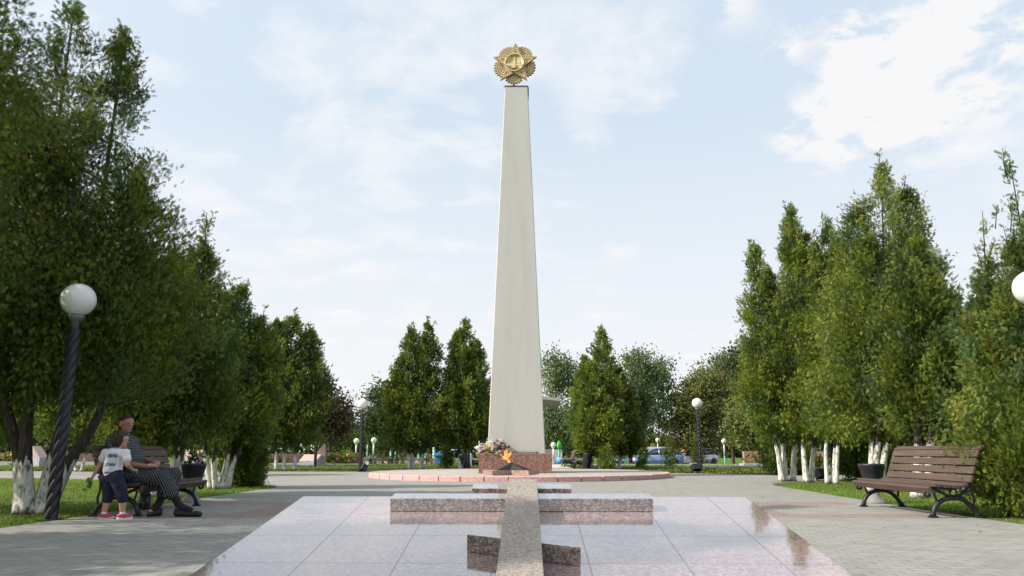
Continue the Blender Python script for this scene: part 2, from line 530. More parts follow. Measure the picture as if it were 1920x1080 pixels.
# ------------------------------------------------------------------ round platform and monument
PC = Vector((0.235, 25.05, 0)); PR = 4.82; PZ = 0.145
M_CURB = granite('pink_curb_stone', ((0.42, 0.24, 0.23), (0.53, 0.325, 0.31), (0.62, 0.42, 0.40)), 45, 0.75, 0.3)
plat = thing('round_platform', 'low round platform with pink curb stones and grey paved top under the obelisk', 'platform', PC)
NCURB = 46
rnd = random.Random(4)
mb = MB()
for k in range(NCURB):
    a0 = 2 * PI * k / NCURB + 0.0035; a1 = 2 * PI * (k + 1) / NCURB - 0.0035
    top = PZ + rnd.uniform(-.003, .003); ro = PR + rnd.uniform(-.006, .006)
    rings = []
    for q in range(5):
        a = a0 + (a1 - a0) * q / 4
        rings.append([Vector((r_ * math.cos(a), r_ * math.sin(a), z)) for r_, z in ((PR - .24, 0.0), (ro, 0.0), (ro, top - .012), (ro - .012, top), (PR - .24, top))])
    mb.rings(rings, smooth=False)
mb.build('curb', M_CURB, plat)
mb = MB(); n = 96
mb.lathe([(PR - .10, 0.002), (PR - .10, PZ - .02), (PR - .24, PZ - 0.006), (0.02, PZ - 0.004)], n)
mb.build('paved_top', paver_mat('platform_pavers', ((0.36, 0.335, 0.30), (0.46, 0.43, 0.39)), red=False), plat)

M_PED = granite('red_granite', ((0.10, 0.045, 0.037), (0.25, 0.125, 0.10), (0.40, 0.24, 0.20)), 34, 0.35, 0.4, streaks=0.5)
m, t, b = new_mat('obelisk_plaster')
tcn = t.add('ShaderNodeTexCoord'); ob = tcn.outputs['Object']
na = t.noise(t.mapping(ob, scale=(2.2, 2.2, 0.22)), 1.2, 7, 0.65); nb = t.noise(ob, 14, 5, 0.65); nc = t.noise(ob, 60, 3, 0.6)
c = t.ramp(na, [(0.22, (0.43, 0.432, 0.415)), (0.5, (0.49, 0.488, 0.466)), (0.8, (0.53, 0.525, 0.50))])
c = t.mix(t.math('MULTIPLY', t.ramp(nb, [(0.5, 0), (0.75, 1)]), 0.30), c, (0.38, 0.355, 0.315))
c = t.mix(t.math('MULTIPLY', t.ramp(nc, [(0.55, 0), (0.72, 1)]), 0.30), c, (0.36, 0.34, 0.30))
sp = t.add('ShaderNodeSeparateXYZ'); t.link(ob, sp.inputs[0])
cx = t.math('SUBTRACT', 1.0, t.math('MULTIPLY', t.math('ABSOLUTE', sp.outputs[0]), 3.2), clamp=True)
c = t.mix(t.math('MULTIPLY', t.math('MULTIPLY', cx, na), 0.2), c, (0.48, 0.445, 0.385))
t.link(c, b.inputs['Base Color']); b.inputs['Roughness'].default_value = 0.85; b.inputs['Specular IOR Level'].default_value = 0.2
bp = t.add('ShaderNodeBump'); bp.inputs['Strength'].default_value = 0.25; bp.inputs['Distance'].default_value = 0.01
t.link(nb, bp.inputs['Height']); t.link(bp.outputs[0], b.inputs['Normal'])
M_PLAST = m

PED_Y0 = 23.58; PED_CX = 0.10; PED_W = 2.26; PED_TOP = 0.735
mon = thing('obelisk_monument', 'tall tapering pale obelisk on red granite base with golden star emblem on top', 'monument', (PED_CX, PED_Y0 + PED_W / 2, PZ))
pz = PED_TOP - PZ
mb = MB(); mb.box((0, 0, pz / 2 - .02), (PED_W, PED_W, pz - .035), bevel=0.006)
mb.build('pedestal', M_PED, mon)
mb = MB(); mb.box((0, 0, pz - .02), (PED_W + .012, PED_W + .012, 0.034), bevel=0.005)
mb.build('pedestal_slab', granite('pedestal_top_granite', ((0.16, 0.10, 0.085), (0.30, 0.20, 0.17), (0.45, 0.34, 0.30)), 36, 0.3), mon)
Y_F = PED_Y0 + 0.21
pb = (D(914, 846, Y_F), D(1022.5, 846, Y_F)); Y_T = PED_Y0 + 0.68
pt = (D(946.5, 161, Y_T), D(989.5, 161, Y_T))
wb = (pb[1].x - pb[0].x); wt = (pt[1].x - pt[0].x); OZ = pt[0].z - PZ
cxo = 0.5 * (pb[0].x + pb[1].x) - PED_CX; cxt = 0.5 * (pt[0].x + pt[1].x) - PED_CX
mb = MB(); rings = []
ch = 0.022
for i in range(9):
    f = i / 8; wdt = (wb + (wt - wb) * f) / 2; z = pz + (OZ - pz) * f; cx = cxo + (cxt - cxo) * f
    rings.append([Vector((cx + sx * (wdt - a), sy * (wdt - b_), z)) for sx, sy, a, b_ in ((-1, -1, 0, ch), (-1, -1, ch, 0), (1, -1, ch, 0), (1, -1, 0, ch), (1, 1, 0, ch), (1, 1, ch, 0), (-1, 1, ch, 0), (-1, 1, 0, ch))])
mb.rings(rings, smooth=False)
shaft = mb.build('shaft', M_PLAST, mon)
mb = MB(); hw = wt / 2 + .012
mb.box((cxt, 0, OZ + .012), (2 * hw, 2 * hw, .036))
mb.box((cxt + hw - .006 + .02, -.01, OZ - .165), (.024, 2 * hw - .04, .318))
mb.build('cap', plain('cap_flashing', (0.05, 0.045, 0.04), 0.5, 0.4), shaft)

# golden emblem: five sheaves of rays behind a studded star, medallion with tower and lettering
M_GOLD, t, b = new_mat('gilded_emblem')
tcn = t.add('ShaderNodeTexCoord')
nz = t.noise(tcn.outputs['Object'], 9, 5, 0.6)
t.link(t.ramp(nz, [(0.3, (0.46, 0.34, 0.16)), (0.6, (0.58, 0.455, 0.25)), (0.8, (0.66, 0.54, 0.33))]), b.inputs['Base Color'])
b.inputs['Metallic'].default_value = 0.1; b.inputs['Roughness'].default_value = 0.6
M_GOLD2 = plain('dull_gold', (0.50, 0.385, 0.20), 0.6, 0.1, 0.3, 9)
M_DGOLD = plain('stud_brown', (0.085, 0.05, 0.022), 0.5, 0.3, 0.4, 12)
M_EDGE = plain('emblem_edge', (0.10, 0.10, 0.075), 0.6, 0.2, 0.3, 8)
ec = D(965.5, 121, Y_T + .05)
ER = 42.0 / FPX * (Y_T * math.cos(PITCH) + (ec.z - CAM_H) * math.sin(PITCH)) * 1.02
em = bpy.data.objects.new('emblem', None); COL.objects.link(em); em.parent = mon
em.location = (ec.x - PED_CX, ec.y - (PED_Y0 + PED_W / 2), ec.z - PZ)
em.rotation_euler = (R(90), R(3.0), R(-6))
em.empty_display_size = .1
def studs(mb, pts, r, h, z, mi=2):
    for x, y in pts:
        mb.rings([[Vector((x + r * math.cos(a), y + r * math.sin(a), z)) for a in [2 * PI * k / 6 for k in range(6)]],
                  [Vector((x + .45 * r * math.cos(a), y + .45 * r * math.sin(a), z + h)) for a in [2 * PI * k / 6 for k in range(6)]]], smooth=True, mi=mi)
for k in range(5):
    a = PI / 2 + PI / 5 + 2 * PI * k / 5
    mb = MB(); d = Vector((math.cos(a), math.sin(a))); e = Vector((-d.y, d.x))
    pts = [e * (-.16 * ER) + d * .3 * ER]
    nb_ = 7
    for i in range(nb_):
        ang = (-1 + 2 * i / (nb_ - 1)) * 0.53
        rr = ER * (0.71 + .22 * math.cos(ang * 1.7))
        for da, ro in ((-.055, 0.965), (0.0, 1.03), (.055, .965)):
            pts.append((d * math.cos((ang + da) * .8) + e * math.sin((ang + da) * .8)) * rr * ro)
    pts.append(e * (.16 * ER) + d * .3 * ER)
    mb.prism([(p.x, p.y) for p in pts], -.06 * ER, .035 * ER)
    st = []
    for i in range(7):
        ang = (-1 + 2 * i / 6) * 0.34
        for rr in (.58, .68, .78, .87):
            p = (d * math.cos(ang) + e * math.sin(ang)) * ER * (rr - .05 * abs(ang)); st.append((p.x, p.y))
    studs(mb, st, .022 * ER, .03 * ER, .034 * ER)
    sheaf = mb.build('ray_sheaf', [M_GOLD2, M_EDGE, M_DGOLD], em)
    for f in sheaf.data.polygons:
        if f.material_index == 0 and (abs(f.normal.z) < .5 or f.normal.z < 0): f.material_index = 1
mb = MB(); sp_ = []
for k in range(10):
    a = PI / 2 + k * PI / 5; rr = ER * (1.0 if k % 2 == 0 else 0.47)
    sp_.append((rr * math.cos(a), rr * math.sin(a)))
mb.prism(sp_, .037 * ER, .14 * ER)
st = []
for k in range(10):
    p, q = Vector(sp_[k]) * .90, Vector(sp_[(k + 1) % 10]) * .90
    for i in range(6):
        st.append(tuple(p.lerp(q, (i + .3) / 6)))
studs(mb, st, .024 * ER, .028 * ER, .139 * ER)
star = mb.build('star', [M_GOLD, M_EDGE, M_DGOLD], em)
for f in star.data.polygons:
    if f.material_index == 0 and abs(f.normal.z) < .5: f.material_index = 1
m_inlay = plain('inlay', (0.30, 0.19, 0.07), 0.5, 0.3)
for k in range(0, 10, 2):   # sunk triangles in the points
    mb = MB()
    a = PI / 2 + k * PI / 5; d = Vector((math.cos(a), math.sin(a))); e = Vector((-d.y, d.x))
    p = [d * .72 * ER, d * .5 * ER + e * .085 * ER, d * .5 * ER - e * .085 * ER]
    mb.prism([(v.x, v.y) for v in p], .139 * ER, .147 * ER)
    mb.build('point_inlay', m_inlay, star)
mb = MB(); mr = .43 * ER
mb.lathe([(mr, .13 * ER), (mr, .20 * ER), (mr * .98, .215 * ER), (mr * .9, .215 * ER), (mr * .88, .19 * ER), (.01, .19 * ER)], 48)
med = mb.build('medallion', M_GOLD, em)
mb = MB(); z0 = .188 * ER   # relief tower and wall
def rb(x0, x1, y0, y1, h): mb.box(((x0 + x1) / 2 * ER, (y0 + y1) / 2 * ER, z0 + h * ER / 2), ((x1 - x0) * ER, (y1 - y0) * ER, h * ER), bevel=.004 * ER)
rb(-.055, .055, -.26, .0, .04); rb(-.04, .04, 0, .09, .035); rb(-.026, .026, .09, .16, .03); rb(-.34, -.058, -.16, -.08, .02); rb(.058, .34, -.16, -.08, .02)
for x in (-.3, -.24, -.18, -.12, .1, .16, .22, .28): rb(x, x + .03, -.08, -.05, .02)
mb.prism([(-.03 * ER, .162 * ER), (.03 * ER, .162 * ER), (0, .27 * ER)], z0, z0 + .03 * ER)
rb(.10, .26, -.05, .06, .015); rb(.13, .23, .06, .1, .015)
mb.build('tower_relief', plain('pale_gold', (0.70, 0.56, 0.33), 0.45, 0.35), med)
def text_mesh(name, s, size, depth, mat, parent, loc, rot=(0, 0, 0)):
    cu = bpy.data.curves.new(name, 'FONT'); cu.body = s; cu.size = size; cu.extrude = depth
    cu.align_x = 'CENTER'; cu.align_y = 'CENTER'
    o = bpy.data.objects.new(name, cu); COL.objects.link(o)
    bpy.context.view_layer.update()
    me = bpy.data.meshes.new_from_object(o.evaluated_get(bpy.context.evaluated_depsgraph_get()))
    bpy.data.objects.remove(o); me.materials.clear()
    o = link_mesh(name, me, mat, parent); o.location = loc; o.rotation_euler = rot
    return o
def arc_text(s, rad, a_mid, step, size, flip):
    objs = []
    for i, chh in enumerate(s):
        k = i - (len(s) - 1) / 2
        a = a_mid + (k * step if flip else -k * step)
        objs.append(text_mesh('lettering', chh, size, .012 * ER, M_DGOLD, None, (rad * math.cos(a), rad * math.sin(a), .195 * ER), (0, 0, a + PI / 2 if flip else a - PI / 2)))
    # one mesh for the inscription
    bmx = bmesh.new()
    for o in objs:
        me = o.data.copy(); me.transform(Matrix.LocRotScale(o.location, o.rotation_euler, None)); bmx.from_mesh(me)
        bpy.data.objects.remove(o)
    me = bpy.data.meshes.new('inscription'); bmx.to_mesh(me); bmx.free()
    link_mesh('inscription', me, M_DGOLD, med)
arc_text('СССР', .32 * ER, PI / 2, .28, .105 * ER, False)
arc_text('ПОБЕДА', .325 * ER, -PI / 2, .27, .10 * ER, True)
# support stem
mb = MB(); mb.tube([(0, -.78 * ER, -.01), (0, -1.02 * ER, -.01)], .04, 8); mb.build('stem', M_EDGE, em)

# ------------------------------------------------------------------ eternal flame
SCN = G(957.5, 889.5, PZ); SR = 0.86
SC0 = Vector((-.04, 22.05, PZ))
fl = thing('eternal_flame', 'bronze star burner with orange flame on star shaped red granite base before the obelisk', 'flame', SC0)
def star_poly(ro, ri, rot=0):
    return [((ro if k % 2 == 0 else ri) * math.cos(PI / 2 + rot + k * PI / 5), (ro if k % 2 == 0 else ri) * math.sin(PI / 2 + rot + k * PI / 5)) for k in range(10)]
mb = MB(); mb.prism(star_poly(SR, SR * .40), 0, .128)
mb.build('star_base', granite('base_granite', ((0.16, 0.08, 0.065), (0.33, 0.20, 0.16), (0.5, 0.36, 0.3)), 40, 0.4), fl)
m_bronze = plain('dark_bronze', (0.042, 0.036, 0.040), 0.42, 0.55, 0.5, 6, 0.5, 0.2)
mb = MB()
outer = [Vector((x, y, .131)) for x, y in star_poly(.66, .27)]
inner = [Vector((x, y, .305)) for x, y in star_poly(.10, .085)]
mb.rings([outer, inner], smooth=False, cap=True)
brz = mb.build('bronze_star', m_bronze, fl)
mb = MB(); mb.lathe([(.085, .30), (.09, .325), (.07, .33), (.06, .31), (.005, .305)], 16); mb.build('burner_ring', M_IRON, brz)
m = bpy.data.materials.new('flame'); m.use_nodes = True; t = NT(m.node_tree); t.n.clear()
out = t.add('ShaderNodeOutputMaterial'); emn = t.add('ShaderNodeEmission'); trn = t.add('ShaderNodeBsdfTransparent'); mx = t.add('ShaderNodeMixShader')
tcn = t.add('ShaderNodeTexCoord'); nz = t.noise(t.mapping(tcn.outputs['Object'], scale=(1, 1, .7)), 9, 4, 0.6, .4)
t.link(t.ramp(nz, [(0.3, (0.95, 0.22, 0.02)), (0.5, (1.0, 0.42, 0.07)), (0.7, (1.0, 0.66, 0.24))]), emn.inputs['Color'])
emn.inputs['Strength'].default_value = 0.9
lw = t.add('ShaderNodeLayerWeight'); lw.inputs[0].default_value = .5
t.link(t.math('MULTIPLY', t.ramp(nz, [(0.36, 0.25), (0.55, 1.0)]), t.ramp(lw.outputs['Facing'], [(0.10, 0.85), (0.80, 0.0)])), mx.inputs[0])
t.link(trn.outputs[0], mx.inputs[1]); t.link(emn.outputs[0], mx.inputs[2]); t.link(mx.outputs[0], out.inputs[0])
M_FLAME = m
mb = MB(); rnd = random.Random(8)
def tongue(pts, rad):
    n = 14; P = [Vector(p) for p in pts]; out_p = []; out_r = []
    for i in range(n):
        f = i / (n - 1) * (len(P) - 1); k = min(int(f), len(P) - 2); q = f - k
        p = P[k].lerp(P[k + 1], q); r_ = rad[k] + (rad[k + 1] - rad[k]) * q
        p = p + Vector((mnoise.noise(p * 9) * .03, mnoise.noise(p * 9 + Vector((5, 1, 2))) * .03, 0))
        out_p.append(p); out_r.append(max(.003, r_ * (1 + .35 * mnoise.noise(p * 14))))
    mb.tube(out_p, out_r, 9)
tongue([(-.02, 0, .29), (-.05, 0, .40), (-.10, 0.0, .50), (-.09, 0, .62), (-.15, 0, .74), (-.13, 0, .86)], [.03, .042, .05, .036, .028, .002])
tongue([(-.04, .01, .30), (-.09, .02, .43), (-.17, .0, .55), (-.19, 0, .68), (-.23, 0, .80)], [.022, .034, .04, .03, .002])
tongue([(-.08, 0, .44), (-.20, -.02, .50), (-.29, 0, .57), (-.37, 0, .66)], [.03, .036, .028, .002])
tongue([(-.10, 0, .46), (-.24, .02, .47), (-.34, .0, .50)], [.024, .028, .002])
tongue([(-.08, 0, .54), (-.02, -.02, .63), (.02, 0, .70), (.0, 0, .78)], [.026, .034, .022, .002])
tongue([(-.16, 0, .64), (-.10, 0, .74), (-.08, 0, .84)], [.032, .022, .002])
tongue([(-.15, 0, .60), (-.05, 0, .68), (.03, 0, .66)], [.03, .025, .002])
bmesh.ops.transform(mb.bm, matrix=Matrix.Translation((0, 0, .29)) @ Matrix.Diagonal((.88, .88, .80, 1)) @ Matrix.Translation((0, 0, -.29)), verts=mb.bm.verts)
mb.build('flame', M_FLAME, fl)

# long thin grey bar with a dark end along the obelisk foot
mb = MB()
yb = Y_F - .07
a = D(932, 846, yb); b_ = D(1008, 846, yb)
mb.box(((a.x + b_.x) / 2, yb, PED_TOP + .024), (b_.x - a.x, .06, .045), bevel=.006); mb.box((b_.x - .01, yb, PED_TOP + .025), (.05, .075, .05), bevel=.006, mi=1)
o = mb.build('grey_bar', [plain('dull_grey', (0.22, 0.21, 0.18), 0.6, 0.3), M_BLACKPL]); tag(o, 'long thin grey bar with dark end lying at the foot of the obelisk', 'bar')

# ------------------------------------------------------------------ flowers
def petals(name, center, spread, n, size, cols, seed, parent, flat=0.6):
    rg = np.random.default_rng(seed)
    c = rg.normal(size=(n, 3)) * np.array(spread) * 0.5 + np.array(center)
    vs = []; tn = []
    for i in range(n):
        col = np.array(cols[rg.integers(len(cols))]) * rg.uniform(.75, 1.2)
        ax = rg.normal(size=3); ax[2] = abs(ax[2]) + flat; ax /= np.linalg.norm(ax)
        u = np.cross(ax, rg.normal(size=3)); u /= np.linalg.norm(u); v = np.cross(ax, u)
        for k in range(6):
            a = 2 * PI * k / 6; d = u * math.cos(a) + v * math.sin(a); e = -u * math.sin(a) + v * math.cos(a)
            s = size * rg.uniform(.7, 1.2); up = ax * s * rg.uniform(.1, .5)
            p0 = c[i]; vs += [p0, p0 + d * s * .6 - e * s * .33 + up * .6, p0 + d * s + up, p0 + d * s * .6 + e * s * .33 + up * .6]
            tn += [col * .8, col, col * 1.05, col]
    return quads_mesh(name, np.array(vs), np.clip(np.array(tn), 0, 1), M_PETAL, parent)

LIL = [(0.62, 0.42, 0.58), (0.75, 0.62, 0.72), (0.40, 0.22, 0.48), (0.78, 0.70, 0.74), (0.66, 0.40, 0.5)]
WHT = [(0.80, 0.76, 0.76), (0.78, 0.66, 0.74), (0.74, 0.74, 0.70)]
YEL = [(0.62, 0.66, 0.14), (0.70, 0.50, 0.16), (0.45, 0.62, 0.12), (0.78, 0.74, 0.35)]
RED = [(0.50, 0.14, 0.12), (0.62, 0.30, 0.26), (0.42, 0.10, 0.18)]
LEAFC = [(0.05, 0.12, 0.03), (0.08, 0.18, 0.05), (0.04, 0.07, 0.03)]
def bouquet(name, label, u, v, yy, spread, sets, seed, basket=False):
    p = D(u, v, yy); p.z = PED_TOP
    o = thing(name, label, 'flowers', p, 0, 'flowers laid on the obelisk base')
    for i, (cols, n, size, dz) in enumerate(sets):
        petals('leaves' if cols is LEAFC else 'blossoms', (0, 0, spread[2] * dz), spread, n, size, cols, seed + i, o)
    if basket:
        mb = MB(); mb.lathe([(.055, 0.0), (.075, .10), (.07, .10), (.05, .02), (.004, .02)], 14); mb.build('basket', plain('wicker', (0.35, 0.24, 0.15), 0.8, 0, .4, 30), o)
    return o
YB = PED_Y0 + .085
bouquet('flower_bouquet', 'pale lilac flowers hanging over the left corner of the obelisk base', 906, 843, YB, (.22, .10, .12), [(LIL, 34, .055, .6), (WHT, 34, .055, .8), (LEAFC, 10, .05, .3)], 1)
bouquet('flower_bouquet', 'large white and lilac bouquet leaning against the obelisk', 924, 843, YB + .03, (.34, .11, .26), [(WHT, 80, .062, .75), (LIL, 26, .055, .6), (LEAFC, 10, .05, .3)], 10)
bouquet('flower_bouquet', 'lime and orange flowers in the middle of the heap on the base', 918, 845, YB - .03, (.19, .07, .20), [(YEL, 36, .055, .7), (RED, 8, .05, .3)], 20)
bouquet('flower_bouquet', 'pink blooms low in the heap beside the lime flowers', 911, 846, YB - .04, (.18, .05, .08), [(RED, 16, .05, .6), (LIL, 10, .05, .6)], 30)
bouquet('flower_basket', 'small basket of dark foliage and pink brown flowers nearest the flame', 941, 845, YB + .01, (.20, .09, .20), [(LEAFC, 36, .055, 1.0), (RED, 20, .05, 1.25), (WHT, 6, .05, .9)], 40, True)
p = D(898.5, 846, YB + .1); mb = MB(); mb.tube([(p.x, p.y, PED_TOP), (p.x - .005, p.y, PED_TOP + .38)], .010, 6)
tag(mb.build('thin_candle', M_CREAMP), 'thin pale stick standing upright behind the lilac flowers on the base', 'candle')

# ------------------------------------------------------------------ inclined slab with cross
S = 0.889
SLOPE = R(8.38); SYAW = R(-1.15)
slab_root_loc = Vector((0.035, 4.10 * S, 0.058))
M_SLAB = granite('polished_slab_granite', ((0.21, 0.135, 0.128), (0.315, 0.22, 0.208), (0.44, 0.35, 0.345)), 55, 0.085, 0.65,
                 tile=(0.545, 0.60, 0.0042, 0.16, 0.37), tilecol=(0.11, 0.10, 0.09))
for n_ in M_SLAB.node_tree.nodes:
    if n_.type == 'BSDF_PRINCIPLED':
        n_.inputs['IOR'].default_value = 1.75; n_.inputs['Coat Weight'].default_value = 0.9; n_.inputs['Coat Roughness'].default_value = 0.03; n_.inputs['Coat IOR'].default_value = 1.6
M_CROSSD = granite('dark_cross_granite', ((0.030, 0.023, 0.022), (0.175, 0.137, 0.128), (0.42, 0.36, 0.34)), 85, 0.12, 0.6)
for n_ in M_CROSSD.node_tree.nodes:
    if n_.type == 'BSDF_PRINCIPLED': n_.inputs['IOR'].default_value = 2.1; n_.inputs['Coat Weight'].default_value = 1.0; n_.inputs['Coat Roughness'].default_value = 0.05; n_.inputs['Coat IOR'].default_value = 1.8
M_CROSSM = granite('matt_cross_granite', ((0.17, 0.14, 0.12), (0.285, 0.25, 0.215), (0.38, 0.345, 0.31)), 75, 0.75, 0.3)
def on_slab(o):
    o.location = slab_root_loc; o.rotation_euler = (SLOPE, 0, SYAW)
SL = (7.02 - 4.10) * S / math.cos(SLOPE) + 0.02; SW = 4.02 * S
slab = thing('memorial_slab', 'large sloping slab of polished pinkish granite tiles in the foreground', 'slab')
on_slab(slab)
mb = MB(); mb.box((0, SL / 2 - .45, -.02), (SW, SL + .9, .04), bevel=.004)
mb.build('tiled_top', M_SLAB, slab)
mb = MB()
mb.prism([(-.9, -.9), (SL - .03, -.9), (SL - .03, -.042), (-.9, -.042)], -SW / 2 + .03, SW / 2 - .03, Matrix(((0, 0, 1, 0), (1, 0, 0, 0), (0, 1, 0, 0), (0, 0, 0, 1))))
mb.build('slab_body', M_CONC, slab)
cross = thing('granite_cross', 'eight pointed granite cross lying on the sloping polished slab', 'cross')
on_slab(cross)
def sy(d): return (d - 4.10) * S / math.cos(SLOPE)
def bar(name, x0, x1, d0, d1, h, mat, rot=0.0, hz=0.0):
    mb = MB(); cx, cy = (x0 + x1) / 2 * S, (sy(d0) + sy(d1)) / 2
    mb.box((0, 0, h * S / 2 + .0015), ((x1 - x0) * S, sy(d1) - sy(d0), h * S), bevel=.004)
    o = mb.build(name, mat, cross); o.location = (cx, cy, hz); o.rotation_euler = (0, 0, rot)
    return o
UX0, UX1 = -.128, .128
up_ = bar('upright', UX0, UX1, 3.3, 6.98, .165, M_CROSSM)
for n_, xl, xr, d0, d1, h in (('main_crossbar', -1.10, 1.08, 6.44, 6.65, .105), ('upper_crossbar', -.45, .43, 6.86, 7.07, .105)):
    cb = bpy.data.objects.new(n_, None); COL.objects.link(cb); cb.parent = cross
    for (a, b_) in ((xl, UX0 - .002), (UX1 + .002, xr)):
        o = bar('arm', a, b_, d0, d1, h, M_CROSSD); o.parent = cb
ft = bpy.data.objects.new('slanted_footrest', None); COL.objects.link(ft); ft.parent = cross
for (a, b_) in ((-.365, UX0 + .07), (UX1 - .07, .375)):
    mb = MB(); fr = lambda x: sy(5.117 - .42 * x)
    mb.prism([(a * S, fr(a)), (b_ * S, fr(b_)), (b_ * S, fr(b_) + .205), (a * S, fr(a) + .205)], .0015, .115 * S)
    bmesh.ops.bevel(mb.bm, geom=mb.bm.edges[:], offset=.004, segments=2, affect='EDGES')
    o = mb.build('arm', M_CROSSD, ft)

# ------------------------------------------------------------------ benches
m, t, b = new_mat('brown_painted_wood')
tcn = t.add('ShaderNodeTexCoord'); ob = tcn.outputs['Object']
gr = t.noise(t.mapping(ob, scale=(26, 1.6, 26)), 1.0, 6, 0.65); ch_ = t.noise(ob, 22, 5, 0.7)
c = t.ramp(gr, [(0.25, (0.055, 0.037, 0.029)), (0.6, (0.092, 0.062, 0.049)), (0.85, (0.135, 0.10, 0.082))])
c = t.mix(t.math('MULTIPLY', t.ramp(ch_, [(0.64, 0), (0.70, 1)]), 0.6), c, (0.34, 0.27, 0.21))
t.link(c, b.inputs['Base Color']); b.inputs['Roughness'].default_value = 0.6; b.inputs['Specular IOR Level'].default_value = 0.35
bp = t.add('ShaderNodeBump'); bp.inputs['Strength'].default_value = 0.3; bp.inputs['Distance'].default_value = 0.004
t.link(gr, bp.inputs['Height']); t.link(bp.outputs[0], b.inputs['Normal'])
M_WOOD = m
BL = 2.08        # slat length

def smooth_curve(pts, n=6):
    P = [Vector(p) for p in pts]; out = []
    for i in range(len(P) - 1):
        p0 = P[max(i - 1, 0)]; p1 = P[i]; p2 = P[i + 1]; p3 = P[min(i + 2, len(P) - 1)]
        for k in range(n):
            f = k / n
            out.append(0.5 * ((2 * p1) + (p2 - p0) * f + (2 * p0 - 5 * p1 + 4 * p2 - p3) * f * f + (3 * p1 - p0 - 3 * p2 + p3) * f ** 3))
    out.append(P[-1]); return out

def slat(mb, x, z, ang, wd, th):
    # ang: tilt of the broad face in the XZ plane
    mb.box((x, 0, z), (wd, BL, th), rot=Matrix.Rotation(-ang, 3, 'Y'), bevel=.009)

def make_bench(label, loc, rz):
    t_ = thing('park_bench', label, 'bench', loc, rz, 'park benches with iron legs')
    # local: +X is the front, Y along the bench
    mb = MB()
    for x, z, a, wd, th in ((.335, .330, R(62), .085, .045), (.235, .385, R(4), .095, .04), (.125, .375, R(3), .095, .04), (.015, .371, R(0), .095, .04), (-.09, .385, R(-18), .095, .04)):
        slat(mb, x, z, a, wd, th)
    mb.build('seat', M_WOOD, t_)
    mb = MB()
    for x, z, a, wd, th in ((-.185, .460, R(-66), .092, .036), (-.225, .562, R(-70), .092, .036), (-.262, .664, R(-70), .092, .036), (-.300, .762, R(-66), .092, .036), (-.355, .832, R(-28), .095, .036)):
        slat(mb, x, z, a, wd, th)
    mb.build('backrest', M_WOOD, t_)
    for sy_ in (-1, 1):
        y = sy_ * (BL / 2 - .12)
        mb = MB()
        def arc(pts, r0, r1=None):
            q = smooth_curve([(p[0], y, p[1]) for p in pts]); n_ = len(q); r1 = r1 or r0
            mb.tube(q, [r0 + (r1 - r0) * i / (n_ - 1) for i in range(n_)], 8)
        arc([(.275, .0), (.255, .10), (.19, .18), (.09, .225), (0, .232), (-.09, .222), (-.17, .17), (-.24, .09), (-.275, .0)], .030, .030)
        arc([(.31, .345), (.35, .305), (.345, .262), (.305, .255), (.29, .285), (.315, .30)], .017)          # scroll
        arc([(.315, .345), (.24, .335), (.14, .295), (.04, .25), (-.04, .25), (-.12, .295), (-.18, .36), (-.215, .45), (-.265, .60), (-.31, .74), (-.37, .81), (-.41, .825)], .019)
        arc([(.30, .345), (.20, .355), (.08, .345), (-.03, .345), (-.12, .375), (-.18, .43)], .014)
        arc([(.235, .13), (.215, .21), (.235, .28), (.21, .335)], .015)
        arc([(-.225, .12), (-.245, .22), (-.225, .32), (-.23, .42)], .015)
        arc([(.045, .295), (.03, .325), (0, .335), (-.03, .325), (-.045, .295), (-.03, .268), (0, .258), (.03, .268), (.045, .295)], .011)
        for x in (.28, -.28):
            mb.box((x, y, .012), (.10, .075, .024), bevel=.008); mb.rings([[Vector((x + .04 * math.cos(a), y + .032 * math.sin(a), .02)) for a in [2 * PI * k / 10 for k in range(10)]], [Vector((x * .98 + .028 * math.cos(a), y + .026 * math.sin(a), .07)) for a in [2 * PI * k / 10 for k in range(10)]]])
        mb.build('side_frame', M_IRON, t_)
    return t_

bench_l = make_bench('dark brown slatted bench on which a person in striped trousers sits', (-4.95, 10.60, .006), R(1))
bench_r = make_bench('empty brown slatted bench with curled iron legs in front of the right hand conifers', (5.42, 10.42, .006), R(180))
def place_bench(src, label, loc, rz):
    c_ = copy_tree(src); c_.location = loc; c_.rotation_euler = (0, 0, rz); c_['label'] = label; return c_
p1 = G(1088, 881); p2 = G(1063, 876.5); p3 = G(884, 880.5)
place_bench(bench_r, 'distant bench seen end on beside the black litter bin right of the obelisk', (p1.x + .15, p1.y + .9, .006), R(180))
place_bench(bench_r, 'farthest bench seen end on, behind the one beside the right litter bin', (p2.x + .15, p2.y + 1.0, .006), R(180))
place_bench(bench_r, 'distant dark bench half hidden by the left side of the red granite base', (p3.x + .1, p3.y + .9, .006), R(0))

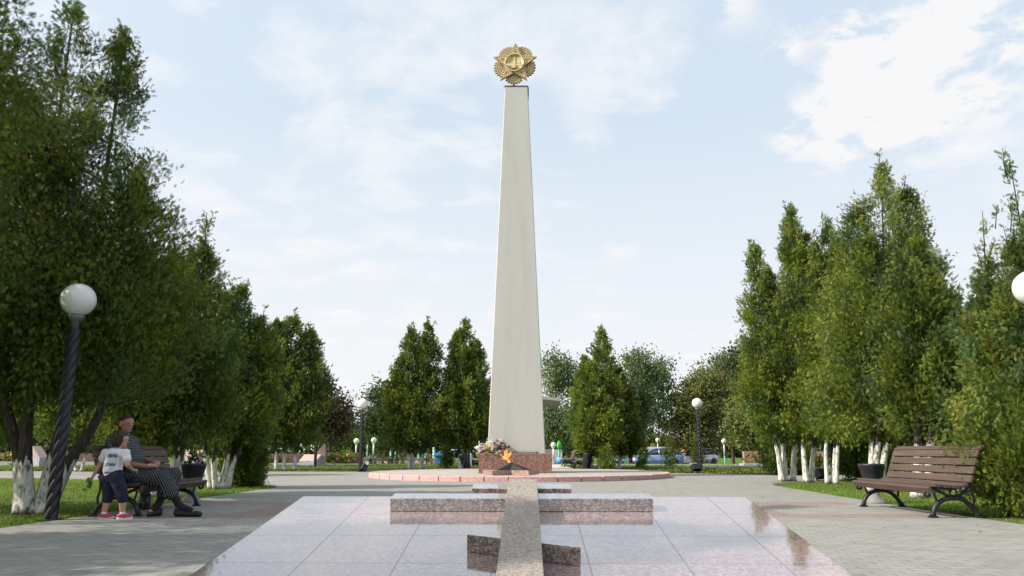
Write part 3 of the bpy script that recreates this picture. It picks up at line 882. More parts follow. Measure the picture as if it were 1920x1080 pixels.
# ------------------------------------------------------------------ lamps
def pole_mesh(H, r, lobes=4, pitch=0.62, seg=32):
    rings = []; n = int(H / 0.025)
    for i in range(n + 1):
        z = H * i / n; tw = 2 * PI * z / pitch; ring = []
        for k in range(seg):
            a = 2 * PI * k / seg; q = ((a * lobes / (2 * PI)) % 1.0)
            rr = r * (0.80 + 0.26 * (math.sin(PI * q) ** 0.6))
            ring.append(Vector((rr * math.cos(a + tw), rr * math.sin(a + tw), z)))
        rings.append(ring)
    return rings
def make_lamp(label, loc, H=2.66, gr_=.205):
    o = thing('park_lamp', label, 'lamp', loc, 0, 'park lamps with twisted black poles')
    ph = H - gr_ - .17
    mb = MB(); mb.rings(pole_mesh(ph, .073), smooth=True)
    mb.box((0, 0, .008), (.20, .20, .016), bevel=.003)
    pl = mb.build('pole', M_POLE, o)
    mb = MB(); mb.lathe([(.045, ph - .01), (.042, ph + .10), (.06, ph + .105), (.085, ph + .14), (.10, ph + .175), (.02, ph + .18)], 20)
    mb.build('lamp_neck', plain('neck_metal', (0.16, 0.20, 0.20), 0.5, 0.3), o)
    mb = MB(); mb.ball((0, 0, H), gr_, 32, 20); mb.build('globe', M_GLOBE, o)
    return o
lamp = make_lamp('park lamp with twisted black pole standing at the lawn edge by the near left trees', G(87, 977) + Vector((0, .08, 0)))
def place_lamp(label, loc):
    c_ = copy_tree(lamp); c_.location = loc; c_['label'] = label; c_.rotation_euler = (0, 0, random.Random(label).uniform(0, 3)); return c_
place_lamp('park lamp with white globe alone on the lawn left of the obelisk', G(674, 885) + Vector((0, .1, 0)))
place_lamp('park lamp with white globe on the lawn to the right of the round platform', G(1315, 885.5) + Vector((0, .1, 0)))
place_lamp('park lamp whose twisted pole shows between white trunks, globe hidden in the right foliage', G(1567, 904.5))
pr = D(1936, 538, 8.5); place_lamp('park lamp whose white globe is cut by the right edge of the picture', (pr.x, 8.5, 0))
place_lamp('park lamp with thin dark pole beside the whitewashed trunks left of the pink stele', G(590.5, 876.5))

# far lamps: cream above, teal below
def make_far_lamp(label, loc, H):
    o = thing('painted_lamp', label, 'lamp', loc, 0, 'far lamps with cream and teal posts')
    mb = MB(); mb.tube([(0, 0, H * .42), (0, 0, H - .2)], .055, 10); mb.build('upper_post', M_CREAMP, o)
    mb = MB(); mb.tube([(0, 0, 0), (0, 0, .15), (0, 0, H * .42)], [.09, .07, .065], 10); mb.build('lower_post', M_TEAL, o)
    mb = MB(); mb.lathe([(.06, H - .24), (.12, H - .2), (.10, H - .17)], 12); mb.ball((0, 0, H), .2, 20, 14); mb.build('globe', M_GLOBE, o)
    return o
def top_at(u, v, Y):       # place a post of the right height for its globe
    p = D(u, v, Y); return (p.x, Y, gz(Y)), p.z - gz(Y)
for i, (u, v, Y, lab) in enumerate(((701, 825.5, 54, 'cream and teal lamp post behind the stone fence, right of the twisted park lamp'),
                                   (668.5, 827, 54, 'cream lamp post almost hidden behind the left twisted park lamp'),
                                   (1037.5, 834.5, 56, 'white lamp post beside the pale stage at the right of the obelisk'),
                                   (1233, 825, 72, 'cream lamp post rising behind the roof of the blue car'),
                                   (1199.5, 823.5, 60, 'lamp globe peeping out behind the first small column conifer'),
                                   (1357, 827, 62, 'cream and teal lamp post on the far lawn right of the pale car'))):
    loc, h = top_at(u, v, Y); make_far_lamp(lab, loc, h)

# ------------------------------------------------------------------ planters, bins, floodlights
def make_planter(label, loc, plants=False):
    o = thing('planter_urn', label, 'planter', loc, 0, 'goblet planters on concrete feet'); o.scale = (.84, .84, .92)
    mb = MB(); mb.lathe([(.20, 0), (.20, .03), (.17, .045), (.10, .13), (.07, .22), (.06, .30), (.08, .33), (.05, .335)], 24, mod=lambda a, z: 1 + (.02 * math.cos(16 * a) if .03 < z < .25 else 0)); mb.build('foot', M_CONC, o)
    mb = MB()
    mb.lathe([(.05, .33), (.15, .345), (.175, .40), (.205, .555), (.215, .56), (.225, .62), (.232, .625), (.232, .655), (.215, .66), (.20, .60), (.02, .59)], 48,
             mod=lambda a, z: 1 + (.022 * (1 if math.cos(20 * a) > 0 else -1) if .36 < z < .62 else 0))
    mb.build('bowl', M_BLACKPL, o)
    if plants:
        petals('plants', (0, 0, .76), (.18, .18, .16), 60, .05, LEAFC + [(0.22, 0.06, 0.04), (0.10, .13, .03)], 5, o)
        petals('blossoms', (.02, 0, .78), (.14, .14, .08), 8, .03, [(.3, .07, .05), (.4, .14, .08)], 6, o)
    return o
make_planter('black ribbed goblet planter behind the empty right bench', G(1643, 945) + Vector((.04, .12, 0)))
make_planter('black goblet planter with reddish plants behind the bench with the seated person', G(350, 943) + Vector((0, .15, 0)), True)

def make_bin(label, loc, tilt, bag):
    o = thing('litter_bin', label, 'bin', loc, 0, 'black litter bins by the far benches')
    rot = Matrix.Rotation(tilt, 4, 'Y')
    mb = MB(); mb.lathe([(.15, .10), (.19, .14), (.215, .66), (.225, .70), (.205, .70), (.17, .16), (.01, .15)], 20)
    bmesh.ops.transform(mb.bm, matrix=Matrix.Translation((0, 0, .4)) @ rot @ Matrix.Translation((0, 0, -.4)), verts=mb.bm.verts)
    mb.build('bucket', M_BLACKPL, o)
    for s_ in (-1, 1):
        mb = MB()
        mb.tube(smooth_curve([(-.14, s_ * .23, 0), (-.06, s_ * .23, .20), (0, s_ * .23, .42), (.06, s_ * .23, .2), (.14, s_ * .23, 0)], 4), .018, 6)
        mb.build('stand', M_IRON, o)
    if bag:
        mb = MB(); mb.rings([[Vector((.24 + .05 * math.cos(a) * s_, .10 * math.sin(a) * s_, z)) for a in [2 * PI * k / 10 for k in range(10)]] for z, s_ in ((.10, .5), (.2, 1.0), (.45, .8), (.70, .35))])
        mb.build('white_bag', M_WHITEP, o)
    return o
pb_ = G(1101, 881); make_bin('black litter bin beside the distant bench right of the obelisk', (pb_.x, pb_.y - .1, .006), R(8), False)
pb_ = G(872, 881.5); make_bin('black litter bin with white bag left of the red granite base', (pb_.x, pb_.y, .006), R(-22), True)

def make_flood(label, loc, rz):
    o = thing('floodlight', label, 'floodlight', loc, rz, 'floodlights on the lawn')
    rt = Matrix.Rotation(R(-28), 3, 'X')
    mb = MB(); mb.box((0, 0, .19), (.34, .22, .24), rot=rt, bevel=.02); mb.build('housing', M_BLACKPL, o)
    mb = MB(); mb.box((0, .105, .265), (.30, .02, .20), rot=rt, bevel=.004); mb.build('glass', plain('lamp_glass', (0.5, 0.52, 0.55), 0.15, 0, .1), o)
    mb = MB(); mb.box((0, 0, .012), (.20, .14, .024)); mb.box((-.16, 0, .10), (.014, .05, .18)); mb.box((.16, 0, .10), (.014, .05, .18)); mb.build('bracket', M_IRON, o)
    return o
make_flood('dark floodlight at the foot of the park lamp left of the platform', G(681, 885) + Vector((0, .05, 0)), R(-60))
make_flood('dark floodlight with pale glass at the foot of the park lamp right of the platform', G(1305, 886) + Vector((0, 0, 0)), R(20))
make_flood('dark floodlight half hidden behind the thin white trunks on the right', G(1547, 903) + Vector((.1, .5, 0)), R(30))

# ------------------------------------------------------------------ foliage builders
def spray_template(kind):
    """flat fans of narrow blades; (Q,4,3) in (along, side, normal)"""
    q = []
    def blade(x0, y0, ang, L, wd, z=0.0):
        d = np.array([math.cos(ang), math.sin(ang), 0]); e = np.array([-d[1], d[0], 0]); o = np.array([x0, y0, 0])
        q.append([o, o + d * L * .5 + e * wd + [0, 0, z * .5], o + d * L + [0, 0, z], o + d * L * .5 - e * wd + [0, 0, z * .5]])
    if kind == 'near':       # small feathery plume
        blade(0, 0, 0, 1.0, .055)
        for i, x in enumerate((.10, .36, .60)):
            L = .46 - .07 * i
            blade(x, 0, R(34), L, .055, .08); blade(x + .08, 0, R(-36), L * .95, .055, -.07)
    else:
        blade(0, 0, 0, 1.0, .08)
        for x, L in ((.10, .46), (.48, .36)):
            blade(x, 0, R(32), L, .085, .08); blade(x + .12, 0, R(-34), L, .085, -.07)
    return np.array(q)
T_NEAR, T_MID = spray_template('near'), spray_template('mid')

WIDE = 1.12
THUJA_COL = np.array([[0.086, 0.136, 0.024], [0.114, 0.160, 0.026], [0.150, 0.188, 0.028], [0.064, 0.112, 0.032]])
TIP_COL = np.array([[0.23, 0.25, 0.032], [0.29, 0.27, 0.038], [0.20, 0.24, 0.034], [0.24, 0.19, 0.04]])

def spray_mesh(name, pos, axis, nor, size, col, tmpl, mat, parent):
    axis = axis / np.linalg.norm(axis, axis=1, keepdims=True)
    side = np.cross(nor, axis); side /= (np.linalg.norm(side, axis=1, keepdims=True) + 1e-9)
    nn = np.cross(axis, side)
    T = tmpl.reshape(-1, 3)
    V = pos[:, None, :] + size[:, None, None] * (T[None, :, 0:1] * axis[:, None, :] + T[None, :, 1:2] * side[:, None, :] + T[None, :, 2:3] * nn[:, None, :])
    C = np.repeat(col[:, None, :], T.shape[0], axis=1)
    return quads_mesh(name, V.reshape(-1, 3), C.reshape(-1, 3), mat, parent)

def thuja(name, label, base, stems, seed, nbranch=230, per=46, size=.17, bottom=1.1, tmpl=None, trunk_r=.07, fan=.22, white=True, tip=.10, group=None, brown=0.0, cat='conifer tree', pointy=1.0, shade_col=1.0, sparse_top=0.0, leaders=True):
    """stems: list of (dx, dy, height, radius): leaders that each carry a tall cone of flat sprays"""
    tmpl = T_NEAR if tmpl is None else tmpl
    rg = np.random.default_rng(seed); rnd = random.Random(seed)
    DENS, SZK = (3.3, .52) if tmpl is T_NEAR else (2.2, .64)
    stems = [(a_, b_, c_, r_ * (WIDE if r_ > .5 else 1)) for a_, b_, c_, r_ in stems]
    root = thing(name, label, cat, base, 0, group)
    mbt = MB(); P = []; A = []; Nn = []; Sz = []; Cc = []
    nst = len(stems)
    for si, (dx, dy, H, Rr) in enumerate(stems):
        a0 = rnd.uniform(0, 6.28)
        foot = Vector((dx, dy, 0)) * fan if nst > 1 else Vector((rnd.uniform(-.05, .05), 0, 0))
        top = Vector((dx, dy, H)); mid = Vector((dx, dy, 0)) * .75 + Vector((rnd.uniform(-.08, .08), rnd.uniform(-.08, .08), min(bottom + .3, H * .3)))
        pts = smooth_curve([foot - Vector((0, 0, .05)), foot.lerp(mid, .45) + Vector((rnd.uniform(-.06, .06), rnd.uniform(-.06, .06), 0)), mid, mid.lerp(top, .5) + Vector((rnd.uniform(-.1, .1), rnd.uniform(-.1, .1), 0)), top], 5)
        nP = len(pts)
        mbt.tube(pts, [trunk_r * (1 - .93 * (i / (nP - 1)) ** .8) * (1.35 if i == 0 else 1.12 if i == 1 else 1) for i in range(nP)], 9)
        def at(z):
            for i in range(nP - 1):
                if pts[i + 1].z >= z:
                    f = (z - pts[i].z) / max(1e-6, pts[i + 1].z - pts[i].z); return pts[i].lerp(pts[i + 1], f)
            return pts[-1]
        thin = Rr < .45
        for k in range(int(nbranch * (.4 if thin else .68))):
            f = (k + rg.random()) / max(1, int(nbranch * (.4 if thin else .68))) if k % 2 else rg.random() ** 1.2
            z = bottom + rg.normal() * min(.26, .3 * bottom) * (f < .12) + (H - bottom - .12) * f
            prof = (1 - f ** (1.3 * pointy)) ** (.85) * (0.66 + .34 * min(1, f / .14)) + .03
            if rg.random() < sparse_top * f: continue
            L = Rr * prof * rg.uniform(.5, 1.08) * (1.18 if rg.random() < .08 else 1.0)
            az = a0 + k * 2.39996 + rg.normal() * .3
            out = np.array([math.cos(az), math.sin(az), 0.0])
            st_ = np.array(at(max(z - .25 * L, bottom * .8)))
            rise = rg.uniform(.12, .55) + .5 * f
            tipp = st_ + out * L + np.array([0, 0, L * rise])
            ctr = st_ + out * L * .55 + np.array([0, 0, L * rise * .25])
            n_ = max(6, int(per * DENS * (.32 if thin else 1.5) * (.16 + .84 * min(1, L / (Rr * .8))) * rg.uniform(.6, 1.2)))
            s = rg.uniform(.22, 1.0, n_) ** .75
            p = (1 - s)[:, None] ** 2 * st_ + (2 * s * (1 - s))[:, None] * ctr + (s ** 2)[:, None] * tipp
            wid = .038 + .105 * L * (1 - .45 * s)
            off = rg.normal(size=(n_, 3)) * wid[:, None] * np.array([1, 1, 1.5])
            p = p + off
            d = out[None, :] * (.26 + .3 * s)[:, None] + np.array([0, 0, .45])[None, :] + rg.normal(size=(n_, 3)) * .36 + off * 1.2
            d[:, 2] += (-1.25 if rg.random() < .38 else .30) + rg.normal(size=n_) * .2
            nrm = np.cross(out, [0, 0, 1.0])[None, :] + rg.normal(size=(n_, 3)) * .7
            base_c = THUJA_COL[rg.integers(len(THUJA_COL))] * rg.uniform(.65, 1.3) * shade_col
            c = base_c[None, :] * rg.uniform(.7, 1.35, (n_, 1))
            tm = (s > .62) & (rg.random(n_) < .55) if rg.random() < tip * 2.0 else rg.random(n_) < tip * .25
            if rg.random() < brown: tm |= rg.random(n_) < .5
            tc_ = TIP_COL[rg.integers(len(TIP_COL))] * .55 + base_c * .45
            c[tm] = tc_ * rg.uniform(.75, 1.25, (int(tm.sum()), 1))
            P.append(p); A.append(d); Nn.append(nrm); Cc.append(c); Sz.append(rg.uniform(.65, 1.35, n_) * size * SZK)
            if k % 3 == 0 and L > .35:
                mbt.tube([st_, ctr, tipp * .85 + ctr * .15], [.016, .010, .004], 4)
        if leaders:
            # thin leader shoots above the cone
            for j in range(rnd.randint(1, 3)):
                zz_ = H - rnd.uniform(.0, .12) * H * .5; b0 = np.array(at(zz_ - .1)) + rg.normal(size=3) * [.09, .09, 0]
                ln = rnd.uniform(.2, .45); tp = b0 + np.array([rnd.uniform(-.1, .1), rnd.uniform(-.1, .1), ln])
                mbt.tube([b0, tp], [.008, .003], 4)
                n_ = int(16 * ln / .4)
                s = rg.random(n_)
                p = b0 + (tp - b0) * s[:, None]; d = rg.normal(size=(n_, 3)) * .8 + [0, 0, .75]
                P.append(p); A.append(d); Nn.append(rg.normal(size=(n_, 3))); Sz.append(rg.uniform(.5, 1.0, n_) * size * .85)
                Cc.append(THUJA_COL[rg.integers(4, size=n_)] * rg.uniform(.9, 1.5, (n_, 1)))
    mbt.build('trunk', (M_BARK_W2 if white == 'tall' else M_BARK_W) if white else M_BARK, root)
    spray_mesh('crown', np.concatenate(P), np.concatenate(A), np.concatenate(Nn), np.concatenate(Sz), np.concatenate(Cc), tmpl, M_LEAF, root)
    return root

def stem_at(base, u, v, Y, rad):
    p = D(u, v, Y); return (p.x - base[0], Y - base[1], p.z, rad)

GL, GRR = 'conifers along the left lawn', 'conifers along the right lawn'
GB = 'conifers behind the platform'
# --- left row
b0 = Vector((-7.5, 8.3, 0))
thuja('conifer_tree', 'conifer whose drooping twigs hang into the top left corner of the picture', b0, [(0, 0, 9.0, 1.9), (.55, -.2, 8.2, 1.6)], 11, 190, 60, .165, 2.7, sparse_top=.3, group=GL, tip=.05, shade_col=.9)
b1 = G(62, 964)
thuja('conifer_tree', 'tallest near left conifer with sparse ragged crown and whitewashed forked trunks', b1,
      [stem_at(b1, 140, 8, 10.2, 1.5), stem_at(b1, 236, 48, 10.6, 1.15), stem_at(b1, 60, 190, 10.2, 1.7), stem_at(b1, 258, 330, 10.4, 1.3)], 12, 200, 64, .155, 1.75, trunk_r=.115, fan=.16, sparse_top=.22, shade_col=.88, group=GL, tip=.10, brown=.12)
b2 = Vector((-6.35, 13.6, 0))
thuja('conifer_tree', 'conifer with one thin bare leader standing behind the occupied bench', b2,
      [stem_at(b2, 385, 450, 13.4, 1.1), stem_at(b2, 388, 398, 13.3, .34), stem_at(b2, 330, 470, 13.6, 1.15), stem_at(b2, 270, 440, 13.8, 1.2)], 13, 210, 56, .165, 1.25, shade_col=.9, trunk_r=.085, fan=.8, sparse_top=.15, group=GL, tip=.09)
b3 = G(411, 917)
thuja('conifer_tree', 'conifer with many white stems fanning from one foot behind the left planter', b3,
      [stem_at(b3, 452, 530, 16.8, .85), stem_at(b3, 425, 545, 16.6, .85), stem_at(b3, 488, 590, 16.9, .72), stem_at(b3, 395, 580, 16.7, .8)], 14, 200, 42, .18, 1.3, trunk_r=.08, fan=.28, sparse_top=.1, group=GL)
b4 = G(532, 882)
thuja('conifer_tree', 'rounded conifer with a bundle of white trunks at the far end of the left row', b4,
      [stem_at(b4, 552, 588, 32.8, 1.35), stem_at(b4, 522, 600, 32.6, 1.2), stem_at(b4, 583, 615, 33, 1.15)], 15, 170, 40, .27, 1.45, tmpl=T_MID, trunk_r=.09, fan=.5, group=GL, pointy=1.5)
b5 = G(150, 884)
thuja('conifer_tree', 'bright green conifer with one slim white trunk left of the occupied bench', b5,
      [stem_at(b5, 200, 640, b5.y, 1.5), stem_at(b5, 120, 660, b5.y, 1.6)], 16, 150, 38, .27, 1.3, tmpl=T_MID, group=GL, fan=.1, tip=.16, shade_col=1.25)
b5b = G(300, 893)
thuja('conifer_tree', 'conifer with bare dark trunks seen above the backrest of the occupied bench', b5b,
      [stem_at(b5b, 300, 640, b5b.y, 1.3), stem_at(b5b, 345, 660, b5b.y, 1.2), stem_at(b5b, 262, 650, b5b.y, 1.2)], 17, 150, 38, .25, 1.15, tmpl=T_MID, fan=.8, group=GL)
b6 = G(459, 914)
thuja('column_conifer', 'low dense column conifer reaching the ground at the tip of the left lawn', b6, [(0, 0, 1.75, .46)], 18, 330, 44, .14, .06, white=False, cat='conifer shrub', pointy=2.2, trunk_r=.04, leaders=False, shade_col=.85)
# trees further along the row beside and behind the viewer; they shade the forecourt
for i, (x, y, h) in enumerate(((-7.9, 5.2, 7.6), (-7.7, 2.6, 7.2), (-8.0, 0.2, 7.8), (-7.8, -2.6, 7.4), (-8.6, 10.4, 7.9))):
    r_ = thuja('conifer_tree', 'tall conifer of the left row standing beside the viewer', (x, y, 0), [(0, 0, h, 1.7), (.5, .5, h * .9, 1.4)], 60 + i, 130, 36, .27, 1.1, tmpl=T_MID, group='conifers beside the viewer')
# --- behind the platform
g1 = G(782, 880.5)
thuja('conifer_tree', 'twin peaked conifer with forked white trunks left of the obelisk', g1,
      [stem_at(g1, 772, 612, 34.7, 1.3), stem_at(g1, 803, 605, 34.5, 1.25), stem_at(g1, 755, 665, 34.5, 1.2)], 21, 190, 40, .26, 1.25, tmpl=T_MID, trunk_r=.10, fan=.4, group=GB, tip=.13)
g2 = G(874, 880.5)
thuja('conifer_tree', 'conifer touching the left flank of the obelisk', g2, [stem_at(g2, 873, 598, 34.7, 1.25), stem_at(g2, 895, 640, 34.9, 1.0), stem_at(g2, 857, 620, 34.7, 1.05)], 22, 180, 40, .26, 1.3, tmpl=T_MID, trunk_r=.09, fan=.5, group=GB, tip=.13)
g3 = G(1120, 881)
thuja('conifer_tree', 'yellow green pointed conifer right of the obelisk above the distant benches', g3,
      [stem_at(g3, 1128, 612, 34.7, 1.2), stem_at(g3, 1098, 668, 34.5, 1.05), stem_at(g3, 1118, 690, 34.0, 1.0)], 23, 190, 42, .26, 1.05, tmpl=T_MID, trunk_r=.08, fan=.55, group=GB, tip=.30, shade_col=1.3)
g4 = Vector((g3.x + 1.0, g3.y + 1.4, 0))
thuja('conifer_tree', 'dark conifer standing close behind the yellow green pointed one', g4, [stem_at(g4, 1160, 690, g4.y, .85), stem_at(g4, 1178, 740, g4.y, .55)], 24, 170, 40, .26, .95, tmpl=T_MID, group=GB, shade_col=.75, tip=.04)
for (u, v, vt, rad, lab, sd) in ((838, 878.5, 832, .34, 'small ragged conifer bush between the two conifers left of the obelisk', 31), (1141, 881.5, 831, .40, 'yellowish conifer bush under the pointed conifer', 32),
                           (1203, 878, 823, .30, 'small column conifer before the front wheel of the blue car', 33), (1255, 875.5, 814, .36, 'taller column conifer before the rear of the blue car', 34),
                           (1309, 875, 810, .30, 'slim column conifer behind the right twisted park lamp', 35)):
    g_ = G(u, v); h = D(u, vt, g_.y).z
    thuja('column_conifer', lab, g_, [(0, 0, h, rad)], sd, 230, 30, .17, .08, tmpl=T_MID, white=False, cat='conifer shrub', pointy=2.3, trunk_r=.04, leaders=False, shade_col=.85 if sd != 32 else 1.4, tip=.05 if sd != 32 else .3, group='small column conifers')
# --- right rows
def rtree(label, u, v, tops, seed, **kw):
    g_ = G(u, v)
    return thuja('conifer_tree', label, g_, [stem_at(g_, *t_) for t_ in tops], seed, group=GRR, **kw)
rtree('slender conifer on leaning white trunks at the left end of the right row', 1474, 903, [(1412, 450, 20.6, .85), (1440, 500, 20.9, .9), (1480, 385, 21.2, .95)], 41, nbranch=210, per=42, size=.19, bottom=1.5, trunk_r=.09, fan=.25, tip=.2, shade_col=1.1, white='tall')
rtree('conifer with dark bare stems above white trunks, second from the platform', 1508, 905, [(1483, 385, 19.9, .9), (1510, 430, 20.2, .95)], 42, nbranch=220, per=42, size=.19, bottom=1.5, trunk_r=.088, fan=.25, tip=.2, shade_col=1.1, white='tall')
rtree('conifer on thin crooked white stems beside the twisted pole', 1538, 908, [(1548, 405, 19.3, .95), (1568, 450, 19.0, .9), (1530, 450, 19.2, .8)], 43, nbranch=200, per=42, size=.19, bottom=1.5, trunk_r=.062, fan=.4, tip=.2, shade_col=1.1, white='tall')
rtree('broad tall conifer behind the right planter with bent white trunk', 1618, 922, [(1652, 305, 15.8, 1.35), (1606, 385, 15.9, 1.25), (1700, 350, 16.1, 1.35), (1630, 440, 15.2, 1.2)], 44, nbranch=210, per=54, size=.17, bottom=1.4, trunk_r=.09, fan=.3, tip=.17, shade_col=1.05, white='tall')
rtree('conifer with blue green right side behind the empty bench', 1700, 938, [(1722, 440, 14.5, 1.05), (1745, 510, 14.6, .9), (1690, 470, 14.3, .95)], 45, nbranch=200, per=44, size=.18, bottom=1.45, trunk_r=.11, fan=.4, tip=.08, shade_col=.9, white='tall')
rtree('conifer with long bare leaders that fills the right edge of the picture', 1900, 969, [(1900, 420, 9.7, .72), (1893, 298, 9.7, .26), (1842, 395, 9.9, .26), (1852, 470, 9.9, .62), (1945, 360, 9.9, .9), (1885, 520, 9.4, .62), (1838, 560, 10.4, .5)], 46, nbranch=200, per=64, size=.135, bottom=.30, trunk_r=.06, fan=.3, tip=.11, white=False, sparse_top=.5, brown=.04)
rtree('dark conifer in the gap behind the right end of the empty bench', 1790, 925, [(1790, 600, 15.6, 1.1), (1830, 560, 15.5, 1.1), (1760, 650, 15.2, .9)], 47, nbranch=170, per=42, size=.2, bottom=.9, trunk_r=.07, fan=.5, tip=.05, shade_col=.8)
rtree('bushy conifer down to the ground right of the thin white trunks', 1597, 901, [(1597, 690, 21.5, .8), (1625, 640, 22.2, .9)], 48, nbranch=190, per=40, size=.19, bottom=.15, white=False, fan=.9, tip=.08)
rtree('low green conifer behind the leaning white trunks', 1462, 893, [(1458, 775, 26.5, .7), (1490, 770, 27.0, .7)], 49, nbranch=170, per=36, size=.2, bottom=.10, tmpl=T_MID, white=False, fan=1.0, tip=.06)

# ------------------------------------------------------------------ broad-leaved trees
def broadleaf(name, label, base, H, crown, seed, cols, n_clump=60, per=90, leaf=.22, trunk_r=.18, weep=0.0, clump_r=.55, group='trees beyond the park lawns', stems=1):
    """crown: list of (dx, dy, z, rx, rz) lumps that hold the leaf clumps"""
    rg = np.random.default_rng(seed); rnd = random.Random(seed)
    root = thing(name, label, 'tree', base, 0, group)
    mbt = MB(); P = []; C = []; lows = min(z - rz for _, _, z, _, rz in crown)
    for k in range(stems):
        lean = Vector((rnd.uniform(-.25, .25), rnd.uniform(-.2, .2), 0)) * H * .12
        pts = smooth_curve([Vector((k * .25, 0, -.1)), Vector((k * .25, 0, H * .3)) + lean * .3, lean + Vector((0, 0, H * .65)), lean * 1.3 + Vector((0, 0, H * .93))], 5)
        mbt.tube(pts, [trunk_r * (1 - .92 * i / (len(pts) - 1)) for i in range(len(pts))], 8)
    wsum = np.array([rx * rx * rz for _, _, _, rx, rz in crown]); wsum = wsum / wsum.sum()
    cols = np.array(cols)
    for k in range(n_clump):
        lump = crown[rg.choice(len(crown), p=wsum)]
        d = rg.normal(size=3); d /= np.linalg.norm(d); rr = rg.random() ** .38
        c = np.array([lump[0] + d[0] * lump[3] * rr, lump[1] + d[1] * lump[3] * rr, lump[2] + d[2] * lump[4] * rr])
        if k % 2 == 0:
            st_ = Vector((0, 0, max(H * .18, c[2] - .55 * math.hypot(c[0], c[1]) - .3)))
            mbt.tube(smooth_curve([st_, st_.lerp(Vector(c), .5) + Vector((0, 0, .25)), Vector(c)], 3), [trunk_r * .32 * q for q in (1, .85, .7, .6, .5, .4, .3)], 5)
        n_ = int(1.5 * per * rg.uniform(.6, 1.3))
        p = c + rg.normal(size=(n_, 3)) * clump_r * rg.uniform(.6, 1.1) * np.array([1, 1, .75])
        if weep: 
            t_ = rg.random(n_) ** .7; p[:, 2] -= weep * t_ * rg.uniform(.5, 1.4)
        col = cols[rg.integers(len(cols))] * rg.uniform(.7, 1.3)
        P.append(p); C.append(col[None, :] * rg.uniform(.7, 1.4, (n_, 1)))
    P = np.concatenate(P); C = np.concatenate(C); n_ = len(P)
    ax = rg.normal(size=(n_, 3)); ax[:, 2] -= .3 + weep; ax /= np.linalg.norm(ax, axis=1, keepdims=True)
    sd = np.cross(ax, rg.normal(size=(n_, 3))); sd /= np.linalg.norm(sd, axis=1, keepdims=True)
    L = (rg.uniform(.6, 1.3, n_) * leaf * .85)[:, None]; W = L * (.34 if not weep else .24)
    V = np.stack([P, P + ax * L * .5 + sd * W, P + ax * L, P + ax * L * .5 - sd * W], axis=1)
    mbt.build('trunk', M_BARK, root)
    quads_mesh('crown', V.reshape(-1, 3), np.repeat(C, 4, axis=0), M_DECID, root)
    return root

BIRCH = [(0.12, 0.17, 0.07), (0.15, 0.20, 0.085), (0.09, 0.135, 0.06)]
OLIVE = [(0.15, 0.165, 0.055), (0.185, 0.19, 0.065), (0.115, 0.135, 0.048)]
DARKG = [(0.058, 0.09, 0.038), (0.075, 0.11, 0.042), (0.046, 0.072, 0.034)]
MIDG = [(0.095, 0.155, 0.036), (0.125, 0.19, 0.042), (0.075, 0.125, 0.032)]
PURP = [(0.075, 0.055, 0.036), (0.10, 0.07, 0.042), (0.06, 0.06, 0.03)]
def far_tree(name, label, u, Y, lumps, seed, cols, **kw):
    """lumps in picture terms: (u, v, ru, rv) measured at the tree's own distance"""
    z0 = gz(Y); c0 = D(u, 860, Y); k = Y / FPX * 1.06
    cr = []; H = 0
    for (lu, lv, ru, rv) in lumps:
        p = D(lu, lv, Y); cr.append((p.x - c0.x, random.Random(lu).uniform(-.4, .4), p.z - z0, ru * k, rv * k)); H = max(H, p.z - z0 + rv * k)
    return broadleaf(name, label, (c0.x, Y, z0), H, cr, seed, cols, **kw)
far_tree('purple_leaf_tree', 'dark reddish leaved tree left of the left twisted park lamp', 618, 56, [(615, 755, 34, 36), (625, 790, 40, 40), (600, 800, 35, 40), (640, 780, 22, 30)], 71, PURP, n_clump=70, per=60, leaf=.26, clump_r=.45)
far_tree('leafy_bush', 'bright green bush above the red granite wall on the left', 655, 60, [(652, 835, 26, 20), (678, 840, 22, 18), (635, 842, 20, 16)], 72, MIDG, n_clump=50, per=80, leaf=.24, clump_r=.4, trunk_r=.1)
far_tree('broadleaf_tree', 'dark green tree between the left twisted park lamp and the twin peaked conifer', 715, 66, [(712, 770, 32, 40), (725, 745, 26, 34), (698, 810, 32, 40), (735, 815, 36, 36)], 73, DARKG + MIDG[:1], n_clump=85, per=70, leaf=.3, clump_r=.6)
far_tree('broadleaf_tree', 'bluish far tree seen through the gap behind the left twisted park lamp', 655, 110, [(655, 805, 30, 22), (625, 812, 26, 22), (690, 808, 24, 22)], 74, DARKG, n_clump=60, per=50, leaf=.42, clump_r=.8)
far_tree('birch_tree', 'pale drooping birch directly right of the obelisk shaft', 1045, 74, [(1042, 700, 38, 50), (1070, 690, 30, 38), (1035, 780, 42, 55), (1062, 770, 36, 50), (1030, 670, 22, 26)], 75, BIRCH, n_clump=110, per=70, leaf=.34, weep=1.3, clump_r=.6, trunk_r=.16)
far_tree('birch_tree', 'tall pale birch with airy rounded top and dark forked trunk right of the pointed conifer', 1207, 66, [(1215, 672, 36, 36), (1195, 690, 34, 40), (1235, 705, 28, 40), (1205, 740, 40, 45), (1240, 750, 22, 40), (1190, 780, 26, 34)], 76, BIRCH, n_clump=115, per=62, leaf=.32, weep=.9, clump_r=.6, trunk_r=.26)
far_tree('broadleaf_tree', 'dark green tree hanging low between the pointed conifer and the birch fork', 1182, 58, [(1186, 745, 26, 40), (1178, 790, 28, 34), (1196, 770, 18, 34)], 77, DARKG, n_clump=60, per=70, leaf=.28, clump_r=.5)
far_tree('broadleaf_tree', 'olive green rounded tree behind the right twisted park lamp', 1305, 66, [(1300, 760, 44, 46), (1330, 740, 40, 44), (1285, 800, 40, 38), (1325, 805, 44, 40), (1315, 715, 28, 30)], 78, OLIVE, n_clump=150, per=85, leaf=.28, clump_r=.55)
